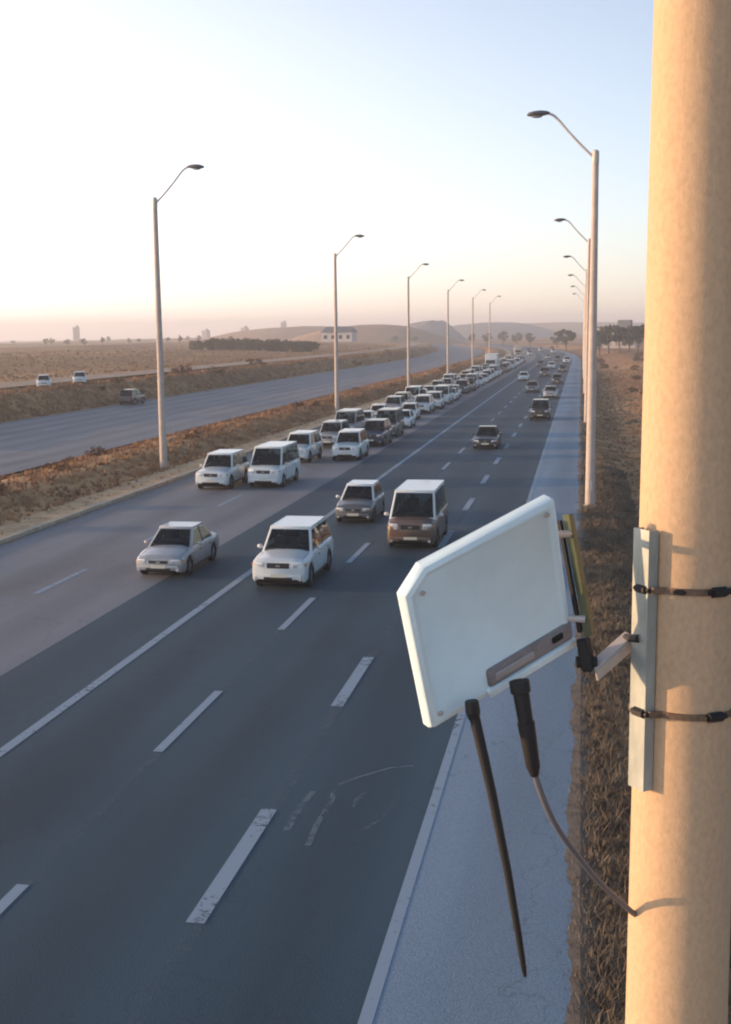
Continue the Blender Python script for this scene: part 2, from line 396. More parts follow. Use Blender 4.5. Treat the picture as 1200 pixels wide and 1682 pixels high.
# old scuffs and a worn curved marking in the near lane
def scuff(pts, w, m, z=0.007, name='worn_mark'):
    vs_ = []; fs = []
    for i, p in enumerate(pts):
        a = Vector(pts[max(i-1, 0)]); b = Vector(pts[min(i+1, len(pts)-1)]); t = (b-a).normalized(); n = Vector((-t.y, t.x))
        q = Vector(p); vs_ += [(*(q+n*w/2), z), (*(q-n*w/2), z)]
    for i in range(len(pts)-1): fs.append((2*i, 2*i+1, 2*i+3, 2*i+2))
    me = bpy.data.meshes.new(name); me.from_pydata(vs_, [], fs); me.materials.append(m)
    return mesh_obj(name, me, road)
def gp(px, py): p = ground(px, py); return Vector((p.x, p.y))
for pl, w in (([(505, 1390), (520, 1355), (545, 1315), (548, 1300)], 0.10), ([(575, 1330), (590, 1310), (600, 1300)], 0.10),
              ([(600, 1362), (625, 1345), (645, 1325), (650, 1312)], 0.07), ([(555, 1290), (585, 1278), (640, 1262), (680, 1258)], 0.08),
              ([(470, 1365), (490, 1330), (515, 1300)], 0.12)):
    scuff([gp(*p) for p in pl], w, SCUFF)
def kerb(name, xa, xb, h, label, y0=-40, y1=700):
    yss = ysamples(y0, y1); vs_ = []; fs = []
    sec = [(xb, -0.1), (xb, h-0.02), (xb-0.02, h), (xa, h), (xa, -0.1)]
    for y in yss:
        for (x, z) in sec: vs_.append((x+cx(y), y, z))
    n = len(sec)
    for j in range(len(yss)-1):
        for i in range(n-1): fs.append((j*n+i, j*n+i+1, (j+1)*n+i+1, (j+1)*n+i))
    me = bpy.data.meshes.new(name); me.from_pydata(vs_, [], fs); me.materials.append(KERBM)
    return tag(mesh_obj(name, me), label, kind='structure')
kerb('kerb', -22.65, -22.28, 0.16, 'pale concrete kerb along the grassy median')
verge = tag(mesh_obj('verge', strip_mesh('verge', -24.2, -22.6, Y0, 700, 0.135, mat('sandy_verge', (0.46, 0.30, 0.16), 0.95, var=0.3, scale=1.2, bump=0.4), 2)), 'sandy strip behind the median kerb', kind='structure')

def ragged(name, x_in, x_out, amp, y0, y1, z, m, label, z_out, x_mid):
    vs_ = []; fs = []; y = y0; k = 0
    while y < y1:
        j = amp*(0.5*math.sin(y*.9)+.35*math.sin(y*2.7+1)+.3*math.sin(y*.23)+random.uniform(-.35, .35))
        vs_ += [(x_in+j+cx(y), y, z), (x_in*.4+x_mid*.6+cx(y), y, z+.006), (x_out+cx(y), y, z_out)]
        if k: fs += [(3*k-3, 3*k-2, 3*k+1, 3*k), (3*k-2, 3*k-1, 3*k+2, 3*k+1)]
        k += 1; y += max(.12, y*.006)
    me = bpy.data.meshes.new(name); me.from_pydata(vs_, [], fs); me.materials.append(m)
    return tag(mesh_obj(name, me), label, kind='structure')
DUST = mat('drifted_soil', (0.115, 0.09, 0.068), .95, col2=(0.21, 0.165, 0.12), scale=3, bump=.6, bscale=30)
ragged('drifted_soil', -.05, .42, .09, 6, 500, .011, DUST, 'thin soil drifted over the outer edge of the hard shoulder', -.06, .20)
ragged('drifted_sand', -22.1, -22.3, .12, 30, 400, .012, mat('drifted_sand', (0.30, 0.21, 0.14), .95, var=.3, scale=2), 'sand drifted against the foot of the median kerb', .016, -22.25)

# ------------------------------------------------------------------ dry grass and weeds (ground cover)
def blades(name, n, xr_fn, y_lo, y_hi, hmin, hmax, nb, m, label, ypow=2.0, lean=0.5, wid=0.018):
    Y = y_lo + (y_hi-y_lo)*rng.random(n)**ypow
    X = xr_fn(n); Z = height(X, Y)-0.02
    X = X + np.array([cx(v) for v in Y])
    H = hmin + (hmax-hmin)*rng.random(n)**2
    X = np.repeat(X, nb) + rng.normal(0, 1, n*nb)*np.repeat(H, nb)*0.18
    Yb = np.repeat(Y, nb) + rng.normal(0, 1, n*nb)*np.repeat(H, nb)*0.18
    Z = np.repeat(Z, nb); Hb = np.repeat(H, nb)*(0.6+0.5*rng.random(n*nb))
    a = rng.random(n*nb)*2*np.pi; wd = (wid*(0.6+rng.random(n*nb)))*(1+np.repeat(Y, nb)/60)
    lx = rng.normal(0, lean, n*nb)*Hb*0.6; ly = rng.normal(0, lean, n*nb)*Hb*0.6
    b0 = np.stack([X-np.cos(a)*wd, Yb-np.sin(a)*wd, Z], -1); b1 = np.stack([X+np.cos(a)*wd, Yb+np.sin(a)*wd, Z], -1)
    tp = np.stack([X+lx, Yb+ly, Z+Hb], -1)
    co = np.stack([b0, b1, tp], 1).reshape(-1, 3)
    fc = np.arange(len(co)).reshape(-1, 3)
    me = bpy.data.meshes.new(name); me.vertices.add(len(co)); me.vertices.foreach_set('co', co.ravel())
    me.loops.add(len(co)); me.loops.foreach_set('vertex_index', fc.ravel())
    me.polygons.add(len(fc)); me.polygons.foreach_set('loop_start', np.arange(0, len(co), 3)); me.update(calc_edges=True)
    me.materials.append(m)
    return tag(mesh_obj(name, me), label, 'grass', kind='stuff')
G_BROWN = mat('dry_grass', (0.18, 0.10, 0.05), 0.9, col2=(0.42, 0.25, 0.12), scale=0.8)
G_GREY = mat('grey_grass', (0.10, 0.084, 0.064), 0.9, col2=(0.22, 0.175, 0.125), scale=0.6)
G_RED = mat('red_weeds', (0.20, 0.10, 0.055), 0.9, col2=(0.42, 0.25, 0.13), scale=0.3)
blades('verge_grass', 17000, lambda n: np.where(rng.random(n) < .16, rng.normal(.12, .10, n), 0.1+15*rng.random(n)**1.7), 9, 260, 0.06, 0.27, 10, G_GREY, 'grey brown dry grass on the verge beside the hard shoulder', lean=0.8, wid=0.010)
blades('verge_tufts', 11000, lambda n: 0.02+2.6*rng.random(n)**1.2, 9.5, 75, 0.07, 0.30, 10, G_GREY, 'low dry grass tufts growing up to the near shoulder edge', ypow=1.5, lean=0.8, wid=0.008)
blades('median_weeds', 6500, lambda n: -24.1-9.0*rng.random(n), 38, 330, 0.12, 0.42, 9, G_RED, 'reddish dry weeds covering the median')
blades('sand_tufts', 500, lambda n: -22.8-1.4*rng.random(n), 38, 200, 0.06, 0.22, 7, G_BROWN, 'sparse dry tufts on the sandy strip behind the kerb')
blades('bank_weeds', 5000, lambda n: -55.3-6.5*rng.random(n), 80, 420, 0.15, 0.6, 8, G_RED, 'brown weeds on the bank beyond the opposite carriageway')
blades('field_grass', 6000, lambda n: -76-110*rng.random(n)**1.5, 120, 600, 0.15, 0.45, 6, G_BROWN, 'tawny dry grass in the field beyond the bank', wid=0.03)

# ------------------------------------------------------------------ street lamps
def lamp_meshes():
    M = {}
    bm = bmesh.new(); n = 16
    zs = [0.05, 0.5, 2, 4, 6, 8, 10, 12, 14, 15.6]
    add_tube(bm, [(0, 0, z) for z in zs], [0.226-0.0055*z for z in zs], n); M['pole'] = to_mesh('pole', bm, POLEM, 40)
    bm = bmesh.new(); add_box(bm, (0, 0, 0.03), (0.62, 0.62, 0.06), bevel=0.01)
    M['base_plate'] = to_mesh('base_plate', bm, STEEL)
    bm = bmesh.new(); add_tube(bm, [(0, 0, 15.45), (0, 0, 15.5), (0, 0, 16.0), (0, 0, 16.06)], [0.14, 0.16, 0.15, 0.08], 12)
    M['collar'] = to_mesh('collar', bm, STEEL, 40)
    bm = bmesh.new(); add_tube(bm, bez((-0.1, 0, 15.75), (-1.15, 0, 16.75), (-1.75, 0, 17.55), 8)[:-1]+bez((-1.7, 0, 17.45), (-1.9, 0, 17.7), (-2.2, 0, 17.72), 4), 0.055, 8)
    M['bracket_arm'] = to_mesh('bracket_arm', bm, STEEL, 40)
    bm = bmesh.new()   # cobra-head luminaire: lofted
    rings = []
    for (x, w, t, b_) in ((-2.05, 0.06, 17.78, 17.66), (-2.2, 0.12, 17.83, 17.62), (-2.45, 0.19, 17.86, 17.57), (-2.75, 0.20, 17.84, 17.57), (-2.98, 0.15, 17.78, 17.60), (-3.06, 0.06, 17.72, 17.63)):
        zc = (t+b_)/2; r = (t-b_)/2
        rings.append([bm.verts.new((x, w*math.cos(a), zc+r*math.sin(a)*(1 if math.sin(a) > 0 else 0.8))) for a in (2*math.pi*k/12 for k in range(12))])
    for a, b_ in zip(rings, rings[1:]):
        for k in range(12): bm.faces.new((a[k], a[(k+1) % 12], b_[(k+1) % 12], b_[k]))
    bm.faces.new(rings[0][::-1]); bm.faces.new(rings[-1])
    M['lamp_head'] = to_mesh('lamp_head', bm, LAMPM, 50)
    bm = bmesh.new()
    bmesh.ops.create_uvsphere(bm, u_segments=10, v_segments=6, radius=1, matrix=Matrix.Translation((-2.62, 0, 17.60)) @ Matrix.Diagonal((0.26, 0.14, 0.07, 1)))
    M['lens'] = to_mesh('lens', bm, LENS, 60)
    bm = bmesh.new(); add_box(bm, (0, -0.215, 1.0), (0.16, 0.02, 0.5), bevel=0.006)
    M['access_door'] = to_mesh('access_door', bm, STEEL)
    return M
LM = lamp_meshes()
PFAR = LM['pole'].copy(); PFAR.materials[0] = POLEF
def lamp(x, y, rz, label, group=None, arm=True, z=None):
    r = empty('street_lamp', (x, y, terr(x, y)-0.02 if z is None else z), rz)
    tag(r, label, 'street lamp', group)
    for k in ('base_plate', 'pole', 'access_door'): mesh_obj(k, PFAR if k == 'pole' and y > 20 else LM[k], r)
    mesh_obj('collar', LM['collar'], r); mesh_obj('bracket_arm', LM['bracket_arm'], r)
    h = mesh_obj('lamp_head', LM['lamp_head'], r); mesh_obj('lens', LM['lens'], h)
    return r
_N = ['first', 'second', 'third', 'fourth', 'fifth', 'sixth', 'seventh', 'eighth', 'ninth', 'tenth', 'eleventh', 'twelfth', 'thirteenth', 'fourteenth', 'fifteenth', 'sixteenth']
NTH = _N + ['seventeenth', 'eighteenth', 'nineteenth', 'twentieth', 'twenty-first', 'twenty-second', 'twenty-third']
NPX, NPY = at_y(1130, 980, 4.62).x, 4.62
near_lamp = lamp(NPX, NPY, 0, 'stout pale street lamp pole with the white sensor box strapped to it', 'street lamps along the highway', z=-0.05)
RX = 0.50
for i in range(6):
    y = 57.0 + i*53
    lab = 'tall street lamp on the grass verge, next after the pole with the sensor box' if i == 0 else '%s street lamp along the hard shoulder, counting on from the sensor pole' % NTH[i]
    lamp(RX+cx(y)+(0 if i == 0 else 0.05), y, -math.atan(0.0), lab, 'street lamps along the highway')
for i in range(6):
    y = 70.0 + i*53.5
    lab = ('tall street lamp on the median beside the white estate car' if i == 0 else
           'second street lamp of the median row, beside the queue of cars' if i == 1 else '%s street lamp of the median row, counting on from the white estate car' % NTH[i])
    lamp(-24.75+cx(y), y, math.pi, lab, 'street lamps along the highway')

# ------------------------------------------------------------------ the sensor box on the near pole
def frame(u, n, up, loc):
    """local x = along width, local y = away from viewer side face, local z = up"""
    m = Matrix((u, -n, up)).transposed().to_4x4(); m.translation = loc; return m
def build_sensor():
    u = Vector((.72, .611, .33)).normalized(); n = Vector((.686, -.70, -.199)); n = (n-u*n.dot(u)).normalized(); up = n.cross(u) * -1
    if up.z < 0: up = -up
    loc = Vector((-.297, 4.135, 7.025)) + u*0.018; W, Hh = 0.672, 0.634
    Mx = frame(u, n, up, loc)
    root = empty('traffic_sensor'); root.location = loc
    tag(root, 'white flat sensor box with black whip aerial clamped to the near lamp pole', 'sensor')
    inv = Matrix.Translation(-loc)
    def part(name, bm, m, parent=root, smooth=None, world=False):
        me = to_mesh(name, bm, m, smooth)
        me.transform((inv if world else inv @ Mx))
        o = mesh_obj(name, me, parent)
        return o
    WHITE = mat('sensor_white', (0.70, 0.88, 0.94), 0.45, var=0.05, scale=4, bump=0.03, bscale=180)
    GREYP = mat('sensor_grey', (0.26, 0.25, 0.26), 0.5, var=0.15, scale=20)
    def outline(w, h, y, ch_tl, ch):
        return [(-w/2, y, -h/2+ch*0.3), (-w/2+ch*0.5, y, -h/2), (w/2-ch, y, -h/2), (w/2, y, -h/2+ch), (w/2, y, h/2-ch*0.5), (w/2-ch*0.5, y, h/2), (-w/2+ch_tl, y, h/2), (-w/2, y, h/2-ch_tl*0.75)]
    # lid: dished shell, rim bevelled towards the viewer
    bm = bmesh.new(); rings = []
    for (ins, y) in ((0.0, 0.050), (0.0, 0.020), (0.006, 0.008), (0.022, 0.0), (0.034, 0.003), (0.040, 0.008)):
        rings.append([bm.verts.new(p) for p in outline(W-2*ins, Hh-2*ins, y, max(0.02, 0.095-ins*0.8), max(0.01, 0.03-ins*0.3))])
    for a, b in zip(rings, rings[1:]):
        for k in range(8): bm.faces.new((a[k], a[(k+1) % 8], b[(k+1) % 8], b[k]))
    bm.faces.new(rings[-1]); bm.faces.new(rings[0][::-1])
    lid = part('lid', bm, WHITE, smooth=35)
    # back shell of the housing, away from the viewer
    bm = bmesh.new(); g_ = [[bm.verts.new(p) for p in outline(W-2*i_, Hh-2*i_, y, 0.10, 0.04)] for i_, y in ((0.03, 0.054), (0.03, 0.080), (0.05, 0.095))]
    for a, b in zip(g_, g_[1:]):
        for k in range(8): bm.faces.new((a[k], a[(k+1) % 8], b[(k+1) % 8], b[k]))
    bm.faces.new(g_[0]); bm.faces.new(g_[-1][::-1]); part('housing', bm, WHITE, smooth=40)
    bm = bmesh.new(); g_ = [[bm.verts.new(p) for p in outline(W-0.02, Hh-0.02, y, 0.09, 0.03)] for y in (0.0502, 0.054)]
    for k in range(8): bm.faces.new((g_[0][k], g_[0][(k+1) % 8], g_[1][(k+1) % 8], g_[1][k]))
    bm.faces.new(g_[0]); bm.faces.new(g_[1][::-1]); part('gasket', bm, BLACK)
    # recessed grey connector panel on the lower edge
    bm = bmesh.new(); add_box(bm, (0.13, 0.003, -Hh/2+0.075), (0.40, 0.016, 0.075), bevel=0.012, seg=2); pnl = part('connector_panel', bm, GREYP, smooth=40)
    bm = bmesh.new(); add_box(bm, (0.255, -0.008, -Hh/2+0.080), (0.05, 0.012, 0.026), bevel=0.004); part('latch', bm, BLACK, pnl)
    bm = bmesh.new(); add_box(bm, (0.05, -0.007, -Hh/2+0.072), (0.18, 0.01, 0.03), bevel=0.004); part('label_plate', bm, mat('label_grey', (0.36, 0.345, 0.35), 0.5), pnl)
    bm = bmesh.new(); add_box(bm, (0.13, 0.002, -Hh/2+0.018), (0.42, 0.030, 0.034), bevel=0.01, seg=2); part('lip', bm, WHITE, smooth=40)
    for (x, z) in ((-W/2+0.05, -Hh/2+0.05), (W/2-0.05, Hh/2-0.05), (-W/2+0.07, Hh/2-0.09)):
        bm = bmesh.new(); add_tube(bm, [(x, 0.012, z), (x, -0.001, z)], [0.010, 0.009], 10); part('screw', bm, STEEL, lid, 40)
    # whip aerial and cable tail
    yb = 4.08
    a0 = at_y(776, 1165, yb); a1 = at_y(862, 1604, yb-0.04)
    bm = bmesh.new(); pts = [a0+(a1-a0)*t + Vector((0.012*math.sin(t*math.pi), 0, 0)) for t in (0, .05, .3, .6, .85, .97, 1)]
    add_tube(bm, pts, [0.019, 0.019, 0.017, 0.0145, 0.0125, 0.010, 0.006], 10); ae = part('aerial', bm, BLACK, world=True, smooth=40)
    bm = bmesh.new(); add_tube(bm, [a0+Vector((-.004, 0, .03)), a0+Vector((0.001, 0, -0.01)), a0+Vector((0.005, 0, -0.035))], [0.024, 0.026, 0.020], 8); part('aerial_base', bm, BLACK, ae, world=True)
    c0 = at_y(852, 1118, 4.15); c1 = at_y(878, 1275, 4.13)
    bm = bmesh.new(); pts = [c0+(c1-c0)*t for t in (0, .12, .13, .42, .43, .9, 1)]
    add_tube(bm, pts, [0.036, 0.036, 0.029, 0.027, 0.031, 0.025, 0.014], 12); part('cable_connector', bm, BLACK, world=True, smooth=30)
    CABLE = mat('grey_cable', (0.13, 0.13, 0.145), 0.55)
    cp = [at_y(878, 1272, 4.13), at_y(893, 1315, 4.14), at_y(915, 1360, 4.18), at_y(945, 1402, 4.25), at_y(985, 1450, 4.36), at_y(1020, 1482, 4.47), at_y(1040, 1500, 4.53), at_y(1060, 1512, 4.60), at_y(1075, 1540, 4.7), at_y(1080, 1700, 4.78)]
    fine = []
    for i in range(len(cp)-1):
        p0, p1, p2, p3 = cp[max(i-1, 0)], cp[i], cp[i+1], cp[min(i+2, len(cp)-1)]
        for t in (0, .25, .5, .75):
            fine.append(0.5*((2*p1)+(p2-p0)*t+(2*p0-5*p1+4*p2-p3)*t*t+(3*p1-p0-3*p2+p3)*t**3))
    fine.append(cp[-1])
    bm = bmesh.new(); add_tube(bm, fine, 0.0115, 8); part('cable', bm, CABLE, world=True, smooth=60)
    # bracket bar on the back, hinge and arm to the pole
    BRK = mat('bracket_zinc', (0.10, 0.12, 0.07), 0.5, 0.3, var=0.15, scale=15)
    b0, b1 = at_y(929, 845, 4.47), at_y(966, 1045, 4.42)
    ax = (b0-b1).normalized(); sx = Vector((0.92, -0.39, 0)); sx = (sx-ax*sx.dot(ax)).normalized(); sy = ax.cross(sx)
    rot = Matrix((sx, sy, ax)).transposed()
    bm = bmesh.new(); c = (b0+b1)/2; ln = (b0-b1).length
    add_box(bm, c, (0.027, 0.006, ln), rot); add_box(bm, c+rot @ Vector((-0.0118, 0.019, 0)), (0.005, 0.034, ln-0.004), rot); add_box(bm, c+rot @ Vector((0.0118, 0.019, 0)), (0.005, 0.034, ln-0.004), rot)
    br = part('bracket_bar', bm, BRK, world=True)
    bm = bmesh.new(); add_box(bm, c+rot @ Vector((-0.026, -0.006, 0.0)), (0.016, 0.02, ln*.92), rot, bevel=.003); part('rubber_strip', bm, BLACK, br, world=True)
    # ties from bar to the housing
    for t in (0.16, 0.86):
        p = b0+(b1-b0)*t; bm = bmesh.new(); q = p + (loc + u*(W/2-0.09) - n*0.09 + up*(0.25-0.5*t) - p)*1.0
        add_tube(bm, [p, q], 0.014, 8); part('tie_bolt', bm, STEEL, br, world=True)
    h0 = at_y(962, 1075, 4.42)
    bm = bmesh.new(); add_box(bm, h0, (0.042, 0.05, 0.125), rot, bevel=0.008); add_tube(bm, [h0+Vector((-.035, 0, -.03)), h0+Vector((.04, 0.01, -.03))], 0.022, 10); part('hinge', bm, BLACK, world=True)
    e0, e1 = at_y(970, 1098, 4.42), at_y(1034, 1042, 4.56)
    ex = (e1-e0).normalized(); ez = Vector((-0.3, -0.55, 0.75)); ez = (ez-ex*ez.dot(ex)).normalized(); ey = ez.cross(ex)
    rot2 = Matrix((ex, ey, ez)).transposed()
    bm = bmesh.new(); add_box(bm, (e0+e1)/2, ((e1-e0).length, 0.045, 0.014), rot2, bevel=0.003); add_box(bm, (e0+e1)/2+rot2 @ Vector((0, -0.022, -0.026)), ((e1-e0).length, 0.008, 0.045), rot2)
    arm = part('arm', bm, STEEL, world=True)
    # channel on the pole
    PC = Vector((NPX, NPY, 0)); rad = lambda z: 0.226-0.0055*z
    zt, zb = at_y(1066, 868, 4.5).z, at_y(1052, 1292, 4.5).z
    ang = math.atan2(-0.62, -0.80)
    dr = Vector((math.cos(ang), math.sin(ang), 0)); tn = Vector((-dr.y, dr.x, 0)); rr = rad(7)
    rotc = Matrix((tn, dr, Vector((0, 0, 1)))).transposed()
    ZN = mat('channel_zinc', (0.36, 0.40, 0.385), 0.5, 0.35, var=0.2, scale=10, stretch=(1, 1, 0.4))
    bm = bmesh.new(); cc = PC+dr*(rr+0.028)+Vector((0, 0, (zt+zb)/2))
    add_box(bm, cc+dr*0.014, (0.085, 0.007, zt-zb), rotc)
    for s in (-1, 1): add_box(bm, cc+tn*(0.039*s)-dr*0.008, (0.007, 0.037, zt-zb-0.002), rotc)
    ch = part('mounting_channel', bm, ZN, world=True)
    # stub linking the arm to the channel
    g0 = e1-ex*0.02; g1 = cc+dr*0.02; g1.z = g0.z+0.015
    bm = bmesh.new(); add_tube(bm, [g0, g1], 0.016, 8); part('arm_stub', bm, BLACK, arm, world=True)
    for zpx, tlt in ((973, 0), (1178, 0)):
        z = at_y(1120, zpx, NPY-rr).z
        bm = bmesh.new(); vs_ = []
        nseg = 48
        for k in range(nseg):
            a = 2*math.pi*k/nseg; d = Vector((math.cos(a), math.sin(a), 0)); bulge = 0.0
            ca = math.cos(a-ang)
            if ca > 0.93: bulge = 0.035
            vs_.append([bm.verts.new(PC+d*(rad(z)+bulge+o)+Vector((0, 0, z+dz))) for o, dz in ((0.0015, -.0125), (0.006, -.0125), (0.006, .0125), (0.0015, .0125))])
        for k in range(nseg):
            a, b = vs_[k], vs_[(k+1) % nseg]
            for j in range(4): bm.faces.new((a[j], a[(j+1) % 4], b[(j+1) % 4], b[j]))
        st = part('strap', bm, mat('rusty_strap', (0.17, 0.12, 0.085), 0.6, 0.4, var=0.4, scale=25), world=True)
        for px_, sz in ((1066, 0.022), (1110, 0.013), (1170, 0.026)) if zpx < 1000 else ((1066, 0.024), (1170, 0.026)):
            # direction round the pole for this pixel column
            s = max(-0.95, min(0.95, ((px_-1130)/FPX*4.5)/rad(z)))
            a = -math.pi/2 + math.asin(s); d = Vector((math.cos(a), math.sin(a), 0)); off = 0.045 if px_ < 1080 else 0.006
            p = PC+d*(rad(z)+off)+Vector((0, 0, z)); t_ = Vector((-d.y, d.x, 0))
            bm = bmesh.new(); add_tube(bm, [p-t_*sz*1.1, p+t_*sz*1.1], sz*0.75, 6); add_tube(bm, [p-t_*sz*1.7, p+t_*sz*1.8], sz*0.4, 8)
            part('clamp_bolt', bm, BLACK, st, world=True)
    return root
build_sensor()

# ------------------------------------------------------------------ cars
TYPES = {
 'sedan': dict(L=4.45, keys=[(0, .68, .58, .60, .32), (.05, .78, .66, .69, .22), (.22, .84, .71, .77, .19), (.9, .86, .81, .89, .19), (1.3, .87, .86, .93, .19), (2.2, .875, .88, .92, .19), (3.5, .87, .90, .95, .20), (4.1, .84, .90, .97, .22), (4.36, .79, .82, .88, .28), (4.45, .70, .66, .68, .36)],
   cab=(1.15, 1.92, 3.05, 3.78, .87, 1.43, .79, .60), wh=(.80, 3.50), wr=.31),
 'hatch': dict(L=3.85, keys=[(0, .66, .62, .64, .32), (.05, .76, .70, .74, .22), (.2, .80, .75, .82, .19), (.75, .82, .84, .92, .19), (1.1, .83, .90, .96, .19), (2.0, .835, .92, .95, .19), (3.2, .83, .93, .96, .20), (3.7, .79, .92, .95, .24), (3.85, .70, .72, .74, .34)],
   cab=(.95, 1.68, 3.25, 3.74, .90, 1.48, .76, .59), wh=(.68, 3.12), wr=.29),
 'suv': dict(L=4.6, keys=[(0, .74, .80, .82, .42), (.05, .84, .92, .95, .30), (.2, .89, .97, 1.02, .27), (1.0, .91, 1.02, 1.10, .27), (1.3, .92, 1.05, 1.12, .27), (2.3, .925, 1.07, 1.10, .27), (4.2, .91, 1.08, 1.10, .28), (4.52, .87, 1.05, 1.08, .34), (4.6, .80, .85, .87, .42)],
   cab=(1.2, 1.78, 4.05, 4.46, 1.05, 1.76, .84, .68), wh=(.85, 3.65), wr=.37),
 'van': dict(L=4.9, keys=[(0, .76, .86, .88, .38), (.05, .84, 1.0, 1.03, .28), (.2, .90, 1.07, 1.12, .25), (.7, .92, 1.14, 1.2, .25), (1.0, .93, 1.16, 1.2, .25), (2.3, .935, 1.17, 1.2, .25), (4.6, .93, 1.17, 1.2, .26), (4.85, .90, 1.15, 1.18, .32), (4.9, .86, .9, .92, .40)],
   cab=(.55, 1.25, 4.62, 4.86, 1.14, 2.08, .88, .76), wh=(.92, 3.85), wr=.35),
}
def interp(keys, s):
    for a, b in zip(keys, keys[1:]):
        if a[0] <= s <= b[0]:
            t = (s-a[0])/(b[0]-a[0]); t2 = t
            return [a[i]+(b[i]-a[i])*t2 for i in range(1, 5)]
    return list(keys[-1][1:])
CACHE = {}
def wheel_meshes(wr):
    k = ('wheel', wr)
    if k in CACHE: return CACHE[k]
    n = 18; prof = [(-.095, wr*.66), (-.10, wr*.9), (-.075, wr), (.075, wr), (.10, wr*.9), (.095, wr*.66)]
    bm = bmesh.new(); rings = [[bm.verts.new((x, r*math.cos(2*math.pi*i/n), r*math.sin(2*math.pi*i/n))) for i in range(n)] for x, r in prof]
    for a, b in zip(rings, rings[1:]):
        for i in range(n): bm.faces.new((a[i], a[(i+1) % n], b[(i+1) % n], b[i]))
    ty = to_mesh('tyre', bm, TYRE, 40)
    bm = bmesh.new()
    for i in range(5):
        a = 2*math.pi*i/5
        add_box(bm, (0, math.cos(a)*wr*.34, math.sin(a)*wr*.34), (.15, wr*.20, wr*.64), Matrix.Rotation(a-math.pi/2, 3, 'X'))
    add_tube(bm, [(-.06, 0, 0), (.06, 0, 0)], wr*.66, 18); add_tube(bm, [(-.085, 0, 0), (.085, 0, 0)], wr*.16, 10)
    ri = to_mesh('rim', bm, RIM)
    CACHE[k] = (ty, ri); return CACHE[k]
def car_parts(kind):
    if kind in CACHE: return CACHE[kind]
    T = TYPES[kind]; L = T['L']; P = []
    wr = T['wr']; ar = wr+.055
    ss = sorted(set([k[0] for k in T['keys']] + [i*L/40 for i in range(41)] + [w+ar*math.cos(a) for w in T['wh'] for a in (i*math.pi/10 for i in range(11))] + [w+s*ar*1.01 for w in T['wh'] for s in (-1, 1)]))
    bm = bmesh.new(); rings = []
    for s in ss:
        w, sh, t, b = interp(T['keys'], s)
        for c in T['wh']:
            if abs(s-c) < ar: b = max(b, wr+math.sqrt(max(0, ar*ar-(s-c)**2)))
        half = [(w*.93, b), (w*.985, b+(sh-b)*.10), (w, b+(sh-b)*.45), (w*.985, b+(sh-b)*.80), (w*.95, b+(sh-b)*.95), (w*.86, sh+.015), (w*.5, t), (0, t+.012)]
        full = half + [(-x, z) for x, z in half[-2::-1]]
        rings.append([bm.verts.new((x, s, z)) for x, z in full])
    n = len(rings[0])
    for a, b in zip(rings, rings[1:]):
        for i in range(n-1): bm.faces.new((a[i], a[i+1], b[i+1], b[i]))
    bm.faces.new(rings[0]); bm.faces.new(rings[-1][::-1])
    P.append(('body', to_mesh('body', bm, CARM['white'], 38), True, None))
    # cabin
    s1, s2, s3, s4, zb, zt, wb, wt = T['cab']; zb -= .03
    bm = bmesh.new()
    base = [(-wb, s1), (wb, s1), (wb, s4), (-wb, s4)]; top = [(-wt, s2), (wt, s2), (wt, s3), (-wt, s3)]
    v0 = [bm.verts.new((x, y, zb)) for x, y in base]; v1 = [bm.verts.new((x, y, zt)) for x, y in top]
    tf = bm.faces.new(v1)
    for i in range(4):   # pillars and rails: a frame round each window opening
        c4 = [v0[i], v0[(i+1) % 4], v1[(i+1) % 4], v1[i]]; inn = []
        for k in range(4):
            p, q, o = c4[k].co, c4[(k+1) % 4].co, c4[k-1].co
            d1 = (q-p).normalized(); d2 = (o-p).normalized(); inn.append(bm.verts.new(p+(d1+d2)*(.085/d1.cross(d2).length)))
        for k in range(4): bm.faces.new((c4[k], c4[(k+1) % 4], inn[(k+1) % 4], inn[k]))
    bmesh.ops.inset_individual(bm, faces=[tf], thickness=.16)
    for v in tf.verts: v.co.z += .035
    isc = lambda v, lst, z: abs(v.co.z-z) < 1e-4 and any(abs(v.co.x-x)+abs(v.co.y-y) < 1e-4 for x, y in lst)
    es = [ed for ed in bm.edges if (isc(ed.verts[0], base, zb) or isc(ed.verts[0], top, zt)) and (isc(ed.verts[1], base, zb) or isc(ed.verts[1], top, zt)) and max(v.co.z for v in ed.verts) > zt-.01]
    bmesh.ops.bevel(bm, geom=es, offset=.04, segments=3, affect='EDGES', profile=.5)
    P.append(('roof', to_mesh('roof', bm, CARM['white'], 40), True, None))
    def quad_on(name, c4, m, ins, off):
        """slightly proud panel on the planar face c4 (four corners in order)"""
        c4 = [Vector(c) for c in c4]; cen = sum(c4, Vector())/4
        nn = (c4[1]-c4[0]).cross(c4[3]-c4[0]).normalized()
        if nn.dot(cen-Vector((0, L*.5, zb))) < 0: nn = -nn
        a = []
        for i in range(4):
            p, q, o = c4[i], c4[(i+1) % 4], c4[i-1]
            d1 = (q-p).normalized(); d2 = (o-p).normalized(); sn = d1.cross(d2).length
            a.append(p+(d1+d2)*(ins/sn))
        bm = bmesh.new()
        lo = [bm.verts.new(p-nn*.004) for p in a]; hi = [bm.verts.new(p+nn*off) for p in a]
        bm.faces.new(hi); 
        for i in range(4): bm.faces.new((lo[i], lo[(i+1) % 4], hi[(i+1) % 4], hi[i]))
        return to_mesh(name, bm, m)
    def pt(sx, f, g):   # g 0 belt .. 1 roof, f 0 front..1 rear along that level
        g2 = g; w = wb+(wt-wb)*g2; z = zb+(zt-zb)*g2; ya = s1+(s2-s1)*g2; yb = s4+(s3-s4)*g2
        return (sx*w, ya+(yb-ya)*f, z)
    lo = .10
    def fr(g, f): 
        w = wb+(wt-wb)*g; return w
